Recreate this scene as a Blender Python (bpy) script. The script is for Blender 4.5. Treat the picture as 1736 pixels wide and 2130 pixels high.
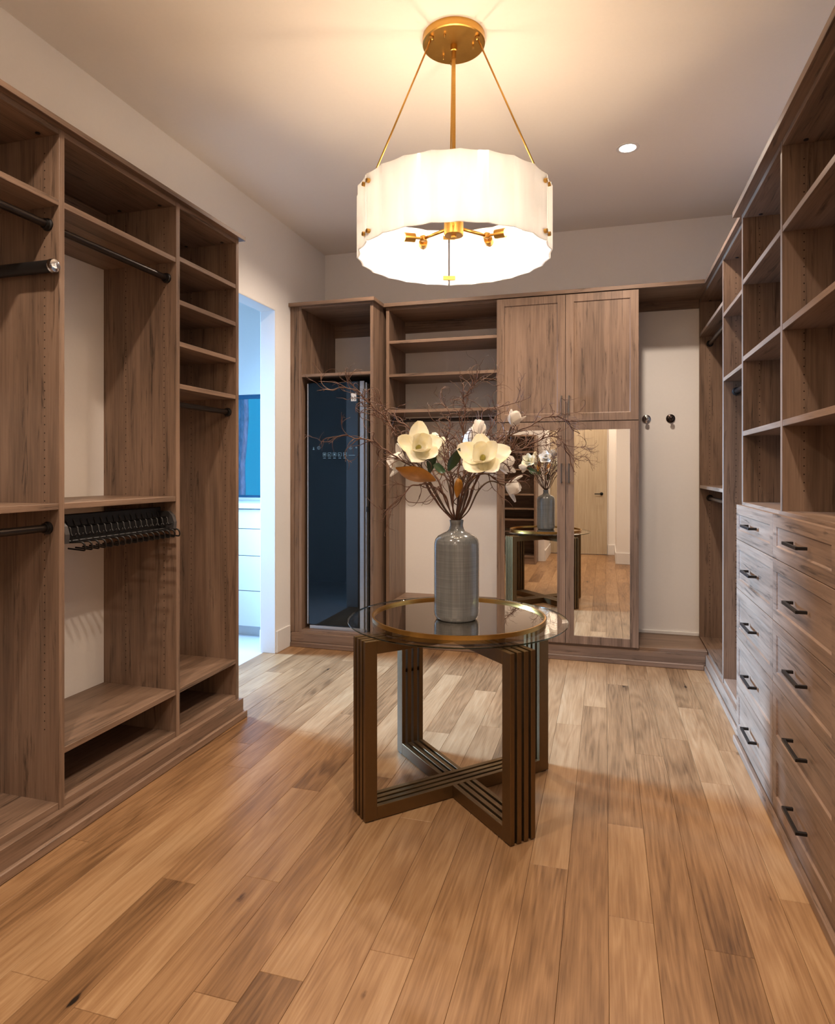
import bpy, math, random
from mathutils import Vector, Matrix, noise as mnoise

# ------------------------------------------------------------------ camera, world, light
scene = bpy.context.scene
for o in list(bpy.data.objects):
    bpy.data.objects.remove(o)
COL = scene.collection
PI = math.pi
FPX, CX, CY, VX = 1345.0, 868.0, 978.0, 1258.0      # focal length, principal point, depth vanishing point (1736 x 2130)
EYE = 1.38
TH = math.atan((VX - CX) / FPX)
FW = Vector((-math.sin(TH), math.cos(TH), 0)); RT = Vector((math.cos(TH), math.sin(TH), 0)); UP = Vector((0, 0, 1))
CAM = Vector((0, 0, EYE))
cam = bpy.data.cameras.new('camera'); cob = bpy.data.objects.new('camera', cam); COL.objects.link(cob)
cam.sensor_fit = 'HORIZONTAL'; cam.sensor_width = 36.0; cam.lens = 36.0 * FPX / 1736.0
cam.shift_y = (CY - 1065.0) / 1736.0
cam.clip_start = 0.02
cob.location = CAM; cob.rotation_euler = (PI / 2, 0, TH)
scene.camera = cob

def P(u, v, d):                       # a photo pixel at a given forward distance
    return CAM + d * (FW + RT * ((u - CX) / FPX) - UP * ((v - CY) / FPX))

scene.view_settings.view_transform = 'Standard'; scene.view_settings.look = 'None'
scene.view_settings.gamma = 1.0; scene.view_settings.use_curve_mapping = False
scene.view_settings.exposure = 0.94

W = bpy.data.worlds.new('evening_sky'); scene.world = W; W.use_nodes = True
W.node_tree.nodes['Background'].inputs[0].default_value = (0.02, 0.30, 0.62, 1)
W.node_tree.nodes['Background'].inputs[1].default_value = 0.62

BULB_STRENGTH = 160.0
WARM = (1.0, 0.74, 0.49)

def area(name, loc, rot, sx, sy, power, color):
    l = bpy.data.lights.new(name, 'AREA'); l.shape = 'RECTANGLE'; l.size = sx; l.size_y = sy
    l.energy = power; l.color = color
    o = bpy.data.objects.new(name, l); COL.objects.link(o); o.location = loc; o.rotation_euler = rot
    return o
# cool daylight pouring through the side window of the adjoining bathroom
dl = area('bathroom_window_daylight', (-5.66, 3.95, 2.10), (0, -PI / 2 + math.radians(14), 0), 1.0, 0.95, 104.0, (0.33, 0.60, 1.0))
dl.data.spread = math.radians(54)
DOWNLIGHTS = [(0.128, 4.015), (-1.39, 4.015), (0.128, 1.15), (-1.39, 1.15), (-0.36, -0.80)]
for i, (x, y) in enumerate(DOWNLIGHTS):
    l = bpy.data.lights.new('downlight_beam', 'SPOT'); l.energy = 60.0; l.color = (1.0, 0.82, 0.66)
    l.spot_size = math.radians(140); l.spot_blend = 0.7; l.shadow_soft_size = 0.04
    o = bpy.data.objects.new('downlight_beam', l); COL.objects.link(o); o.location = (x, y, 3.262)

# ------------------------------------------------------------------ helpers
WO = {}                                # world origin of each object
def tag(o, label=None, cat=None, group=None, kind=None):
    if label: o['label'] = label
    if cat: o['category'] = cat
    if group: o['group'] = group
    if kind: o['kind'] = kind
    return o

def thing(name, loc, label, cat, group=None):
    o = bpy.data.objects.new(name, None); COL.objects.link(o)
    o.empty_display_size = 0.05
    o.location = loc; WO[o] = Vector(loc)
    return tag(o, label, cat, group)

class MB:
    def __init__(s): s.v = []; s.f = []; s.m = []
    def add(s, vs, fs, mi=0):
        b = len(s.v); s.v += [Vector(p) for p in vs]; s.f += [[i + b for i in f] for f in fs]; s.m += [mi] * len(fs); return s
    def box(s, x0, x1, y0, y1, z0, z1):
        x0, x1 = min(x0, x1), max(x0, x1); y0, y1 = min(y0, y1), max(y0, y1); z0, z1 = min(z0, z1), max(z0, z1)
        return s.add([(x0, y0, z0), (x1, y0, z0), (x1, y1, z0), (x0, y1, z0), (x0, y0, z1), (x1, y0, z1), (x1, y1, z1), (x0, y1, z1)],
                     [(0, 3, 2, 1), (4, 5, 6, 7), (0, 1, 5, 4), (1, 2, 6, 5), (2, 3, 7, 6), (3, 0, 4, 7)])
    def obox(s, c, ax, ay, az, hx, hy, hz):          # oriented box
        c = Vector(c); vs = []
        for sz in (-1, 1):
            for sx, sy in ((-1, -1), (1, -1), (1, 1), (-1, 1)):
                vs.append(c + ax * hx * sx + ay * hy * sy + az * hz * sz)
        return s.add(vs, [(0, 3, 2, 1), (4, 5, 6, 7), (0, 1, 5, 4), (1, 2, 6, 5), (2, 3, 7, 6), (3, 0, 4, 7)])
    def tube(s, pts, rads, n=8, cap=True):
        pts = [Vector(p) for p in pts]
        if not isinstance(rads, (list, tuple)): rads = [rads] * len(pts)
        vs = []; fs = []
        t0 = (pts[1] - pts[0]).normalized()
        a = Vector((0, 0, 1)) if abs(t0.z) < 0.9 else Vector((1, 0, 0))
        nrm = (a - t0 * a.dot(t0)).normalized()
        for i, p in enumerate(pts):
            t = (pts[min(i + 1, len(pts) - 1)] - pts[max(i - 1, 0)]).normalized()
            nrm = (nrm - t * nrm.dot(t)).normalized(); b = t.cross(nrm)
            for k in range(n):
                an = 2 * PI * k / n
                vs.append(p + (nrm * math.cos(an) + b * math.sin(an)) * rads[i])
        for i in range(len(pts) - 1):
            for k in range(n):
                k2 = (k + 1) % n
                fs.append((i * n + k, i * n + k2, (i + 1) * n + k2, (i + 1) * n + k))
        if cap:
            fs.append(tuple(range(n - 1, -1, -1))); L = (len(pts) - 1) * n; fs.append(tuple(L + k for k in range(n)))
        return s.add(vs, fs)
    def lathe(s, prof, c, n=32, axis=None):           # prof = [(r, h)] about axis through c
        c = Vector(c); az = (axis or Vector((0, 0, 1))).normalized()
        t = Vector((1, 0, 0)) if abs(az.x) < 0.9 else Vector((0, 1, 0))
        ax = (t - az * t.dot(az)).normalized(); ay = az.cross(ax)
        vs = []; fs = []
        for r, h in prof:
            for k in range(n):
                an = 2 * PI * k / n
                vs.append(c + (ax * math.cos(an) + ay * math.sin(an)) * max(r, 1e-5) + az * h)
        for i in range(len(prof) - 1):
            for k in range(n):
                k2 = (k + 1) % n
                fs.append((i * n + k, i * n + k2, (i + 1) * n + k2, (i + 1) * n + k))
        return s.add(vs, fs)
    def build(s, name, mat, parent=None, smooth=False, bevel=0.0, origin=None, auto=None):
        lo = Vector((min(p.x for p in s.v), min(p.y for p in s.v), min(p.z for p in s.v)))
        hi = Vector((max(p.x for p in s.v), max(p.y for p in s.v), max(p.z for p in s.v)))
        og = Vector(origin) if origin is not None else Vector(((lo.x + hi.x) / 2, (lo.y + hi.y) / 2, lo.z))
        me = bpy.data.meshes.new(name); me.from_pydata([p - og for p in s.v], [], s.f); me.update()
        for m in (mat if isinstance(mat, (list, tuple)) else [mat]): me.materials.append(m)
        for i, p in enumerate(me.polygons):
            p.use_smooth = smooth; p.material_index = s.m[i]
        if smooth and auto:
            me.set_sharp_from_angle(angle=math.radians(auto))
        o = bpy.data.objects.new(name, me); COL.objects.link(o)
        if bevel > 0:
            b = o.modifiers.new('edge', 'BEVEL'); b.width = bevel; b.segments = 1; b.limit_method = 'ANGLE'
        WO[o] = og
        if parent is not None:
            o.parent = parent; o.location = og - WO[parent]
        else:
            o.location = og
        return o

def box(name, mat, parent, x0, x1, y0, y1, z0, z1, bevel=0.0):
    return MB().box(x0, x1, y0, y1, z0, z1).build(name, mat, parent, bevel=bevel)
def struct(name, mb, mat, bevel=0.0):
    return tag(mb.build(name, mat, None, bevel=bevel), kind='structure')
def dup(o, loc, parent=None, rot=None):
    c = o.copy(); COL.objects.link(c); WO[c] = Vector(loc)
    c.parent = parent
    c.location = Vector(loc) - (WO[parent] if parent is not None else Vector((0, 0, 0)))
    if rot is not None: c.rotation_euler = rot
    return c

# ------------------------------------------------------------------ materials
def lin(r, g, b):
    f = lambda c: (c / 255 / 12.92) if c / 255 <= 0.04045 else ((c / 255 + 0.055) / 1.055) ** 2.4
    return (f(r), f(g), f(b), 1)
def newmat(name):
    m = bpy.data.materials.new(name); m.use_nodes = True
    nt = m.node_tree; bs = nt.nodes['Principled BSDF']
    return m, nt, bs
def N(nt, t, **k):
    n = nt.nodes.new(t)
    for a, v in k.items(): setattr(n, a, v)
    return n
def math_(nt, op, a, b=None, clamp=False):
    n = N(nt, 'ShaderNodeMath', operation=op); n.use_clamp = clamp
    for i, x in enumerate((a, b)):
        if x is None: continue
        if isinstance(x, (int, float)): n.inputs[i].default_value = x
        else: nt.links.new(x, n.inputs[i])
    return n.outputs[0]
def ramp(nt, fac, stops):
    r = N(nt, 'ShaderNodeValToRGB'); e = r.color_ramp.elements
    while len(e) < len(stops): e.new(0.5)
    for i, (p, c) in enumerate(stops): e[i].position = p; e[i].color = c
    nt.links.new(fac, r.inputs[0]); return r.outputs[0]
def coords(nt, scale, rnd=True, seed=0.0):
    tc = N(nt, 'ShaderNodeTexCoord'); mp = N(nt, 'ShaderNodeMapping')
    mp.inputs['Scale'].default_value = scale
    if rnd:
        oi = N(nt, 'ShaderNodeObjectInfo')
        va = N(nt, 'ShaderNodeVectorMath', operation='MULTIPLY_ADD')
        cm = N(nt, 'ShaderNodeCombineXYZ')
        for i, k in enumerate((37.0, 53.0, 71.0)):
            nt.links.new(math_(nt, 'MULTIPLY', oi.outputs['Random'], k + seed), cm.inputs[i])
        va.inputs[1].default_value = (1, 1, 1)
        nt.links.new(tc.outputs['Object'], va.inputs[0]); nt.links.new(cm.outputs[0], va.inputs[2])
        nt.links.new(va.outputs[0], mp.inputs[0])
    else:
        nt.links.new(tc.outputs['Object'], mp.inputs[0])
    return mp.outputs[0]
def noise(nt, vec, scale=1.0, detail=4.0, rough=0.55, dist=0.0):
    n = N(nt, 'ShaderNodeTexNoise'); n.inputs['Scale'].default_value = scale; n.inputs['Detail'].default_value = detail
    n.inputs['Roughness'].default_value = rough; n.inputs['Distortion'].default_value = dist
    nt.links.new(vec, n.inputs['Vector']); return n.outputs['Fac']
def bump(nt, bs, h, strength=0.1, distance=0.002):
    b = N(nt, 'ShaderNodeBump'); b.inputs['Strength'].default_value = strength; b.inputs['Distance'].default_value = distance
    nt.links.new(h, b.inputs['Height']); nt.links.new(b.outputs[0], bs.inputs['Normal'])
def axes(ax, along, across):
    return tuple(along if a == ax else across for a in 'XYZ')

def laminate(name, ax):
    m, nt, bs = newmat(name)
    fine = noise(nt, coords(nt, axes(ax, 2.6, 120.0)), 1, 5, 0.65)
    mid = noise(nt, coords(nt, axes(ax, 1.6, 26.0), seed=3), 1, 4, 0.6, 0.35)
    blot = noise(nt, coords(nt, axes(ax, 0.9, 8.0), seed=7), 1, 3, 0.5, 0.5)
    fea = noise(nt, coords(nt, axes(ax, 2.6, 42.0), seed=11), 1, 5, 0.7, 0.8)
    fea = math_(nt, 'MULTIPLY', math_(nt, 'SUBTRACT', fea, 0.56, True), 2.6)
    v = math_(nt, 'ADD', math_(nt, 'MULTIPLY', fine, 0.36), math_(nt, 'MULTIPLY', mid, 0.34))
    v = math_(nt, 'ADD', v, math_(nt, 'MULTIPLY', blot, 0.36))
    v = math_(nt, 'SUBTRACT', v, math_(nt, 'MULTIPLY', fea, 0.6))
    c = ramp(nt, v, [(0.26, lin(60, 47, 39)), (0.41, lin(101, 81, 66)), (0.53, lin(129, 104, 86)), (0.65, lin(147, 121, 101)), (0.80, lin(164, 139, 118))])
    nt.links.new(c, bs.inputs['Base Color']); bs.inputs['Roughness'].default_value = 0.42
    bs.inputs['Specular IOR Level'].default_value = 0.4
    bump(nt, bs, fine, 0.12, 0.001)
    return m
LAM = {a: laminate('walnut_laminate_grain_' + a.lower(), a) for a in 'XYZ'}

def oak_floor():
    m, nt, bs = newmat('oak_plank')
    oi = N(nt, 'ShaderNodeObjectInfo')
    low = noise(nt, coords(nt, (6.5, 0.55, 1.0), seed=2), 1, 2, 0.5, 0.2)
    rings = math_(nt, 'SINE', math_(nt, 'MULTIPLY', low, 105.0))
    rings = math_(nt, 'MULTIPLY', math_(nt, 'ADD', rings, 1.0), 0.5)
    fine = noise(nt, coords(nt, (150.0, 5.0, 1.0), seed=5), 1, 4, 0.6)
    blot = noise(nt, coords(nt, (7.0, 1.3, 1.0), seed=9), 1, 3, 0.55, 0.6)
    v = math_(nt, 'ADD', math_(nt, 'MULTIPLY', rings, 0.095), math_(nt, 'MULTIPLY', fine, 0.46))
    v = math_(nt, 'ADD', v, math_(nt, 'MULTIPLY', blot, 0.48))
    # knots
    vo = N(nt, 'ShaderNodeTexVoronoi'); vo.inputs['Scale'].default_value = 1.0
    nt.links.new(coords(nt, (7.0, 2.6, 1.0), seed=13), vo.inputs['Vector'])
    sep = N(nt, 'ShaderNodeSeparateColor'); nt.links.new(vo.outputs['Color'], sep.inputs[0])
    gate = math_(nt, 'GREATER_THAN', sep.outputs[0], 0.36)
    wob = math_(nt, 'ADD', vo.outputs['Distance'], math_(nt, 'MULTIPLY', math_(nt, 'SUBTRACT', noise(nt, coords(nt, (30.0, 12.0, 1.0), seed=1), 1, 3), 0.5), 0.22))
    core = math_(nt, 'MULTIPLY', math_(nt, 'SUBTRACT', 1.0, math_(nt, 'MULTIPLY', wob, 15.0), True), gate)
    halo = math_(nt, 'MULTIPLY', math_(nt, 'SUBTRACT', 1.0, math_(nt, 'MULTIPLY', wob, 3.2), True), gate)
    v = math_(nt, 'SUBTRACT', v, math_(nt, 'ADD', math_(nt, 'MULTIPLY', core, 0.55), math_(nt, 'MULTIPLY', halo, 0.13)))
    v = math_(nt, 'ADD', v, math_(nt, 'MULTIPLY', math_(nt, 'SUBTRACT', oi.outputs['Random'], 0.47), 0.26))
    c = ramp(nt, v, [(0.05, lin(34, 25, 18)), (0.22, lin(88, 62, 40)), (0.38, lin(127, 94, 63)), (0.53, lin(150, 114, 79)), (0.68, lin(167, 132, 95)), (0.85, lin(181, 149, 113))])
    nt.links.new(c, bs.inputs['Base Color']); bs.inputs['Roughness'].default_value = 0.38
    bs.inputs['Specular IOR Level'].default_value = 0.35
    bump(nt, bs, math_(nt, 'ADD', fine, rings), 0.05, 0.001)
    return m
OAK = oak_floor()

def paint(name, rgb, rough=0.7):
    m, nt, bs = newmat(name)
    n = noise(nt, coords(nt, (60, 60, 60), False), 1, 3)
    c = ramp(nt, n, [(0.3, tuple(x * 0.985 for x in rgb[:3]) + (1,)), (0.7, rgb)])
    nt.links.new(c, bs.inputs['Base Color']); bs.inputs['Roughness'].default_value = rough
    bump(nt, bs, n, 0.03, 0.001)
    return m
WALLP = paint('white_wall_paint', (0.88, 0.845, 0.81, 1))
CEILP = paint('white_ceiling_paint', (0.90, 0.84, 0.77, 1))
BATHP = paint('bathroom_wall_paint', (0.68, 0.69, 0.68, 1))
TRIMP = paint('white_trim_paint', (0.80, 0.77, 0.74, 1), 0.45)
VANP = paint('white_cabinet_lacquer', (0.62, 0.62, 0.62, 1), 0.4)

def simple(name, rgb, rough=0.5, metal=0.0, var=0.12, scale=(40, 40, 40), spec=0.5, emit=None):
    m, nt, bs = newmat(name)
    n = noise(nt, coords(nt, scale), 1, 4)
    c = ramp(nt, n, [(0.25, tuple(x * (1 - var) for x in rgb[:3]) + (1,)), (0.75, tuple(min(1, x * (1 + var * 0.5)) for x in rgb[:3]) + (1,))])
    nt.links.new(c, bs.inputs['Base Color']); bs.inputs['Roughness'].default_value = rough; bs.inputs['Metallic'].default_value = metal
    bs.inputs['Specular IOR Level'].default_value = spec
    if emit:
        bs.inputs['Emission Color'].default_value = emit[0]; bs.inputs['Emission Strength'].default_value = emit[1]
    return m
BRASS = simple('satin_brass', lin(205, 160, 84), 0.32, 1.0, 0.08, (20, 20, 200))
TRAYB = simple('antique_gold_rim', lin(190, 146, 78), 0.3, 1.0, 0.1)
BRONZE = simple('brushed_bronze', lin(118, 94, 62), 0.42, 0.85, 0.05, (60, 60, 60))
RODM = simple('oil_rubbed_bronze_rod', lin(58, 50, 46), 0.34, 0.8, 0.1)
BLACK = simple('matte_black_metal', lin(34, 31, 30), 0.42, 0.4, 0.1)
PULLM = simple('dark_pewter_pull', lin(92, 86, 80), 0.35, 0.8, 0.1)
CHROME = simple('polished_chrome', lin(205, 205, 208), 0.12, 1.0, 0.03)
DKBRZ = simple('dark_bronze_hook', lin(70, 60, 56), 0.22, 0.9, 0.1)
STEEL = simple('brushed_steel_trim', lin(190, 186, 184), 0.3, 0.9, 0.06, (4, 4, 120))
APPL = simple('appliance_grey_body', lin(120, 118, 118), 0.4, 0.5, 0.05)
BLKGLASS = simple('black_glass_door', lin(7, 8, 10), 0.03, 0.0, 0.05, spec=0.4)
GLYPH = simple('pale_printed_icons', lin(120, 155, 175), 0.5, 0.0, 0.05, emit=((0.35, 0.6, 0.75, 1), 0.06))
LABELW = simple('white_sticker', lin(215, 215, 215), 0.5)
HOLE = simple('dark_pin_hole', lin(30, 22, 17), 0.9)
GRYPLATE = simple('grey_bracket_plate', lin(72, 69, 69), 0.45, 0.3)
TWIG = simple('brown_willow_bark', lin(92, 58, 38), 0.6, 0.0, 0.35, (60, 60, 60))
STEMM = simple('grey_brown_stem', lin(86, 66, 50), 0.7, 0.0, 0.3, (60, 60, 60))
STAMEN = simple('yellow_green_stamen', lin(150, 140, 62), 0.6, 0.0, 0.3, (200, 200, 200))
LEAFG = simple('dark_green_leaf', lin(48, 74, 48), 0.3, 0.0, 0.25, (30, 30, 30))
LEAFB = simple('golden_brown_leaf_underside', lin(186, 128, 42), 0.45, 0.0, 0.25, (30, 30, 30))
TEAL = simple('teal_window_frame', lin(20, 82, 118), 0.5)
TRUNK = simple('pale_pink_bark', lin(228, 192, 214), 0.8, 0.0, 0.45, (30, 30, 12))
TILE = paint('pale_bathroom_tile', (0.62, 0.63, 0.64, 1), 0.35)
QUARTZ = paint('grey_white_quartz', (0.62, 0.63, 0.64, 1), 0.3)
DARKWOODIN = simple('dark_drawer_carcass', lin(70, 54, 44), 0.7)

def petalmat(name, a, b):
    m, nt, bs = newmat(name)
    n = noise(nt, coords(nt, (18, 18, 18)), 1, 4, 0.6, 0.5)
    c = ramp(nt, n, [(0.3, a), (0.7, b)])
    nt.links.new(c, bs.inputs['Base Color']); bs.inputs['Roughness'].default_value = 0.6
    out = nt.nodes['Material Output']
    tr = N(nt, 'ShaderNodeBsdfTranslucent'); nt.links.new(c, tr.inputs[0])
    mx = N(nt, 'ShaderNodeMixShader'); mx.inputs[0].default_value = 0.28
    nt.links.new(bs.outputs[0], mx.inputs[1]); nt.links.new(tr.outputs[0], mx.inputs[2]); nt.links.new(mx.outputs[0], out.inputs[0])
    return m
PETC = petalmat('cream_petal', lin(251, 243, 210), lin(254, 252, 242))
PETW = petalmat('white_petal', lin(240, 234, 226), lin(250, 247, 242))

def door_oak():
    m, nt, bs = newmat('pale_oak_door')
    f = noise(nt, coords(nt, (140, 140, 3)), 1, 4)
    c = ramp(nt, f, [(0.3, lin(172, 154, 128)), (0.7, lin(196, 181, 156))])
    nt.links.new(c, bs.inputs['Base Color']); bs.inputs['Roughness'].default_value = 0.5
    return m
DOOROAK = door_oak()

def mirror_mat(name, rgb, rough=0.0):
    m, nt, bs = newmat(name)
    bs.inputs['Base Color'].default_value = rgb; bs.inputs['Metallic'].default_value = 1.0; bs.inputs['Roughness'].default_value = rough
    return m
MIRROR = mirror_mat('clear_mirror', (0.88, 0.86, 0.82, 1))
SMOKE = mirror_mat('smoked_mirror', (0.66, 0.62, 0.57, 1), 0.01)

def pane_glass(name, tint, ior=1.5, gl=(1, 1, 1, 1)):
    m, nt, bs = newmat(name); nt.nodes.remove(bs)
    tr = N(nt, 'ShaderNodeBsdfTransparent'); tr.inputs[0].default_value = tint
    g = N(nt, 'ShaderNodeBsdfGlossy'); g.inputs['Roughness'].default_value = 0.0; g.inputs[0].default_value = gl
    lw = N(nt, 'ShaderNodeLayerWeight'); lw.inputs[0].default_value = 0.5
    f0 = ((ior - 1) / (ior + 1)) ** 2
    fr = math_(nt, 'ADD', math_(nt, 'MULTIPLY', math_(nt, 'POWER', lw.outputs['Facing'], 5.0), 1 - f0), f0, True)
    mx = N(nt, 'ShaderNodeMixShader')
    nt.links.new(fr, mx.inputs[0]); nt.links.new(tr.outputs[0], mx.inputs[1]); nt.links.new(g.outputs[0], mx.inputs[2])
    nt.links.new(mx.outputs[0], nt.nodes['Material Output'].inputs[0])
    return m
GLASS = pane_glass('clear_table_glass', (0.965, 0.98, 0.97, 1), 1.45)
GLASSE = pane_glass('green_glass_edge', (0.07, 0.14, 0.115, 1), 1.6)
WGLASS = pane_glass('window_glass', (0.97, 0.98, 0.98, 1), 1.4)

def shade_glass():
    m, nt, bs = newmat('white_opal_glass'); nt.nodes.remove(bs)
    n = noise(nt, coords(nt, (14, 14, 2.5), False), 1, 3, 0.5, 0.6)
    c = ramp(nt, n, [(0.3, (0.715, 0.725, 0.745, 1)), (0.7, (0.815, 0.825, 0.845, 1))])
    d = N(nt, 'ShaderNodeBsdfDiffuse'); nt.links.new(c, d.inputs[0])
    t = N(nt, 'ShaderNodeBsdfTranslucent'); nt.links.new(c, t.inputs[0])
    mx = N(nt, 'ShaderNodeMixShader'); mx.inputs[0].default_value = 0.55
    nt.links.new(d.outputs[0], mx.inputs[1]); nt.links.new(t.outputs[0], mx.inputs[2])
    g = N(nt, 'ShaderNodeBsdfGlossy'); g.inputs['Roughness'].default_value = 0.12
    m2 = N(nt, 'ShaderNodeMixShader'); m2.inputs[0].default_value = 0.05
    nt.links.new(mx.outputs[0], m2.inputs[1]); nt.links.new(g.outputs[0], m2.inputs[2])
    nt.links.new(m2.outputs[0], nt.nodes['Material Output'].inputs[0])
    return m
SHADE = shade_glass()
def emitter(name, rgb, s):
    m, nt, bs = newmat(name); nt.nodes.remove(bs)
    e = N(nt, 'ShaderNodeEmission'); e.inputs[0].default_value = tuple(rgb[:3]) + (1,); e.inputs[1].default_value = s
    nt.links.new(e.outputs[0], nt.nodes['Material Output'].inputs[0]); return m
BULB = emitter('glowing_bulb', WARM, BULB_STRENGTH)
LENS = emitter('downlight_lens', (1.0, 0.93, 0.84), 22.0)

def ceramic():
    m, nt, bs = newmat('grey_crackle_glaze')
    a = noise(nt, coords(nt, (4, 4, 220)), 1, 3); b = noise(nt, coords(nt, (160, 160, 4)), 1, 3)
    v = math_(nt, 'ADD', math_(nt, 'MULTIPLY', a, 0.5), math_(nt, 'MULTIPLY', b, 0.5))
    c = ramp(nt, v, [(0.30, lin(92, 93, 93)), (0.5, lin(106, 107, 106)), (0.70, lin(122, 122, 120))])
    nt.links.new(c, bs.inputs['Base Color']); bs.inputs['Roughness'].default_value = 0.16
    bs.inputs['Coat Weight'].default_value = 0.5; bs.inputs['Coat Roughness'].default_value = 0.05
    bump(nt, bs, v, 0.05, 0.001)
    return m
CERAM = ceramic()

# ------------------------------------------------------------------ room shell
XW, XR, YB, ZC = -2.385, 1.12, 5.28, 3.284
DY0, DY1, DH = 3.235, 4.385, 2.592          # doorway in the left wall
YF, YE, XE0, XE1 = -0.30, -1.34, -0.88, 0.16  # front wall, end of the entry, entry side walls
TW = 0.12
struct('wall_left', MB().box(XW - TW, XW, YF, DY0, 0, ZC).box(XW - TW, XW, DY1, YB, 0, ZC).box(XW - TW, XW, DY0, DY1, DH, ZC), WALLP)
struct('wall_back', MB().box(XW, XR + TW, YB, YB + TW, 0, ZC), WALLP)
struct('wall_right', MB().box(XR, XR + TW, YF, YB, 0, ZC), WALLP)
struct('wall_front', MB().box(XW - TW, XE0, YF - TW, YF, 0, ZC).box(XE1, XR + TW, YF - TW, YF, 0, ZC), WALLP)
struct('wall_entry', MB().box(XE0 - TW, XE0, YE, YF - TW, 0, ZC).box(XE1, XE1 + TW, YE, YF - TW, 0, ZC).box(XE0 - TW, XE1 + TW, YE - TW, YE, 0, ZC), WALLP)
struct('ceiling', MB().box(-5.72, XR + TW, YE - TW, YB + TW, ZC, ZC + 0.1), CEILP)
# adjoining bathroom
BX, BY0, BY1 = -5.6, 1.9, 5.34
WX0, WX1, WZ0, WZ1 = -4.05, -2.95, 1.125, 2.085
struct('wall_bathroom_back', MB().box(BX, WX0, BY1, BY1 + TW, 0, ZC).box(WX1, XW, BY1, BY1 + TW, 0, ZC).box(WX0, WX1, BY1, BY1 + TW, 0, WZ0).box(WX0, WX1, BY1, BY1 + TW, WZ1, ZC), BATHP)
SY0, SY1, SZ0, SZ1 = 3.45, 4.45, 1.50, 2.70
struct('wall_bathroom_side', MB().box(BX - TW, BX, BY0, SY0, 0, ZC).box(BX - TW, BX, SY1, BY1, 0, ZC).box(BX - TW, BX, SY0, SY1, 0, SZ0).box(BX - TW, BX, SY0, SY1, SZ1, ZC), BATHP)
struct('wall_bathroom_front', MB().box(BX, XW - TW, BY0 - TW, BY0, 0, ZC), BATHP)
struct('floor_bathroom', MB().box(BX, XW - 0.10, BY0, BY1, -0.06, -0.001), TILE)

fl = struct('floor', MB().box(XW - 0.10, XR, YE, YB, -0.06, -0.0125), DARKWOODIN)
PW = 0.132
rnd = random.Random(11)
joints = {0: [2.09, 2.634, 4.35], -10: [1.35, 2.55, 4.1], -7: [1.59, 3.3], 2: [2.02, 3.55], -2: [2.29, 3.6], -11: [1.863, 3.4], 3: [3.10, 4.04, 1.6],
          -1: [3.91, 1.55], -12: [3.11, 4.3, 1.4], -5: [1.75, 3.45], -4: [2.65, 4.2, 1.2], -3: [1.45, 3.05], 1: [1.3, 3.32, 4.5], -6: [2.45, 4.0], -8: [2.75, 4.25], -9: [1.95, 3.75]}
def plank(x0, x1, y0, y1):
    g = 0.0004; c = 0.0009
    x0 += g; x1 -= g; y0 += g; y1 -= g
    vs = []
    for z, k in ((-0.0125, 0), (-c, 0), (0, c)):
        vs += [(x0 + k, y0 + k, z), (x1 - k, y0 + k, z), (x1 - k, y1 - k, z), (x0 + k, y1 - k, z)]
    fs = [(3, 2, 1, 0), (8, 9, 10, 11)]
    for a in (0, 4):
        for i in range(4):
            j = (i + 1) % 4; fs.append((a + i, a + j, a + 4 + j, a + 4 + i))
    MB().add(vs, fs).build('plank', OAK, fl)
for k in range(-19, 6):
    x0 = 0.01 + k * PW; x1 = x0 + PW
    if x1 < -2.39: continue
    ya, yb = (0.95, 4.66) if x0 > -1.98 else (3.15, 4.66)
    if x0 > -1.75: yb = 4.88
    if x0 < -0.95 and x0 > -1.98: ya = -0.3
    if -0.95 <= x0 <= 0.17: ya = YE
    if x0 > 0.17: ya = -0.3
    js = [j for j in joints.get(k, []) if ya + 0.3 < j < yb - 0.2]
    if not js:
        y = ya + rnd.uniform(0.4, 1.3)
        while y < yb - 0.3: js.append(y); y += rnd.uniform(0.9, 1.7)
    y = min(js) if js else yb
    while y - ya > 1.9:
        y -= rnd.uniform(0.9, 1.6); js.append(y)
    js = [ya] + sorted(j for j in js if j > ya + 0.15) + [yb]
    for a, b in zip(js[:-1], js[1:]): plank(max(x0, XW - 0.1), x1, a, b)

# baseboards
def bboard(name, *boxes):
    m = MB()
    for b in boxes: m.box(*b)
    return struct(name, m, TRIMP, 0.003)
bboard('baseboard_left', (XW, XW + 0.014, DY1, 4.6, 0, 0.165))
bboard('baseboard_bathroom', (XW - TW - 0.016, XW - TW, DY1, 4.74, 0, 0.165))
bboard('baseboard_back', (0.23, 0.68, YB - 0.013, YB, 0.128, 0.154))
bboard('baseboard_front', (XE1, XR, YF, YF + 0.014, 0, 0.165))
bboard('baseboard_entry', (XE0, XE0 + 0.014, YE, YF, 0, 0.165), (XE1 - 0.014, XE1, YE, YF, 0, 0.165), (0.035, XE1 - 0.014, YE, YE + 0.014, 0, 0.165))

# doorway lining of the left wall
m = MB().box(XW - TW - 0.002, XW + 0.002, DY1 - 0.012, DY1, 0, DH).box(XW - TW - 0.002, XW + 0.002, DY0, DY0 + 0.012, 0, DH).box(XW - TW - 0.002, XW + 0.002, DY0 + 0.012, DY1 - 0.012, DH - 0.012, DH)
struct('trim_doorway', m, TRIMP, 0.002)

# entry door (seen in the mirrors)
door = struct('door_1', MB().box(-0.955 + 0.08, 0.03, YE + 0.002, YE + 0.04, 0.008, 2.42), DOOROAK, 0.002)
lev = MB().lathe([(0, 0), (0.026, 0), (0.026, 0.008), (0.010, 0.012), (0.010, 0.05), (0, 0.05)], (-0.055, YE + 0.04, 0.995), 20, Vector((0, 1, 0)))
lev.box(-0.165, -0.05, YE + 0.078, YE + 0.09, 0.986, 1.002)
lev.build('door_lever', BLACK, door)

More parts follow.
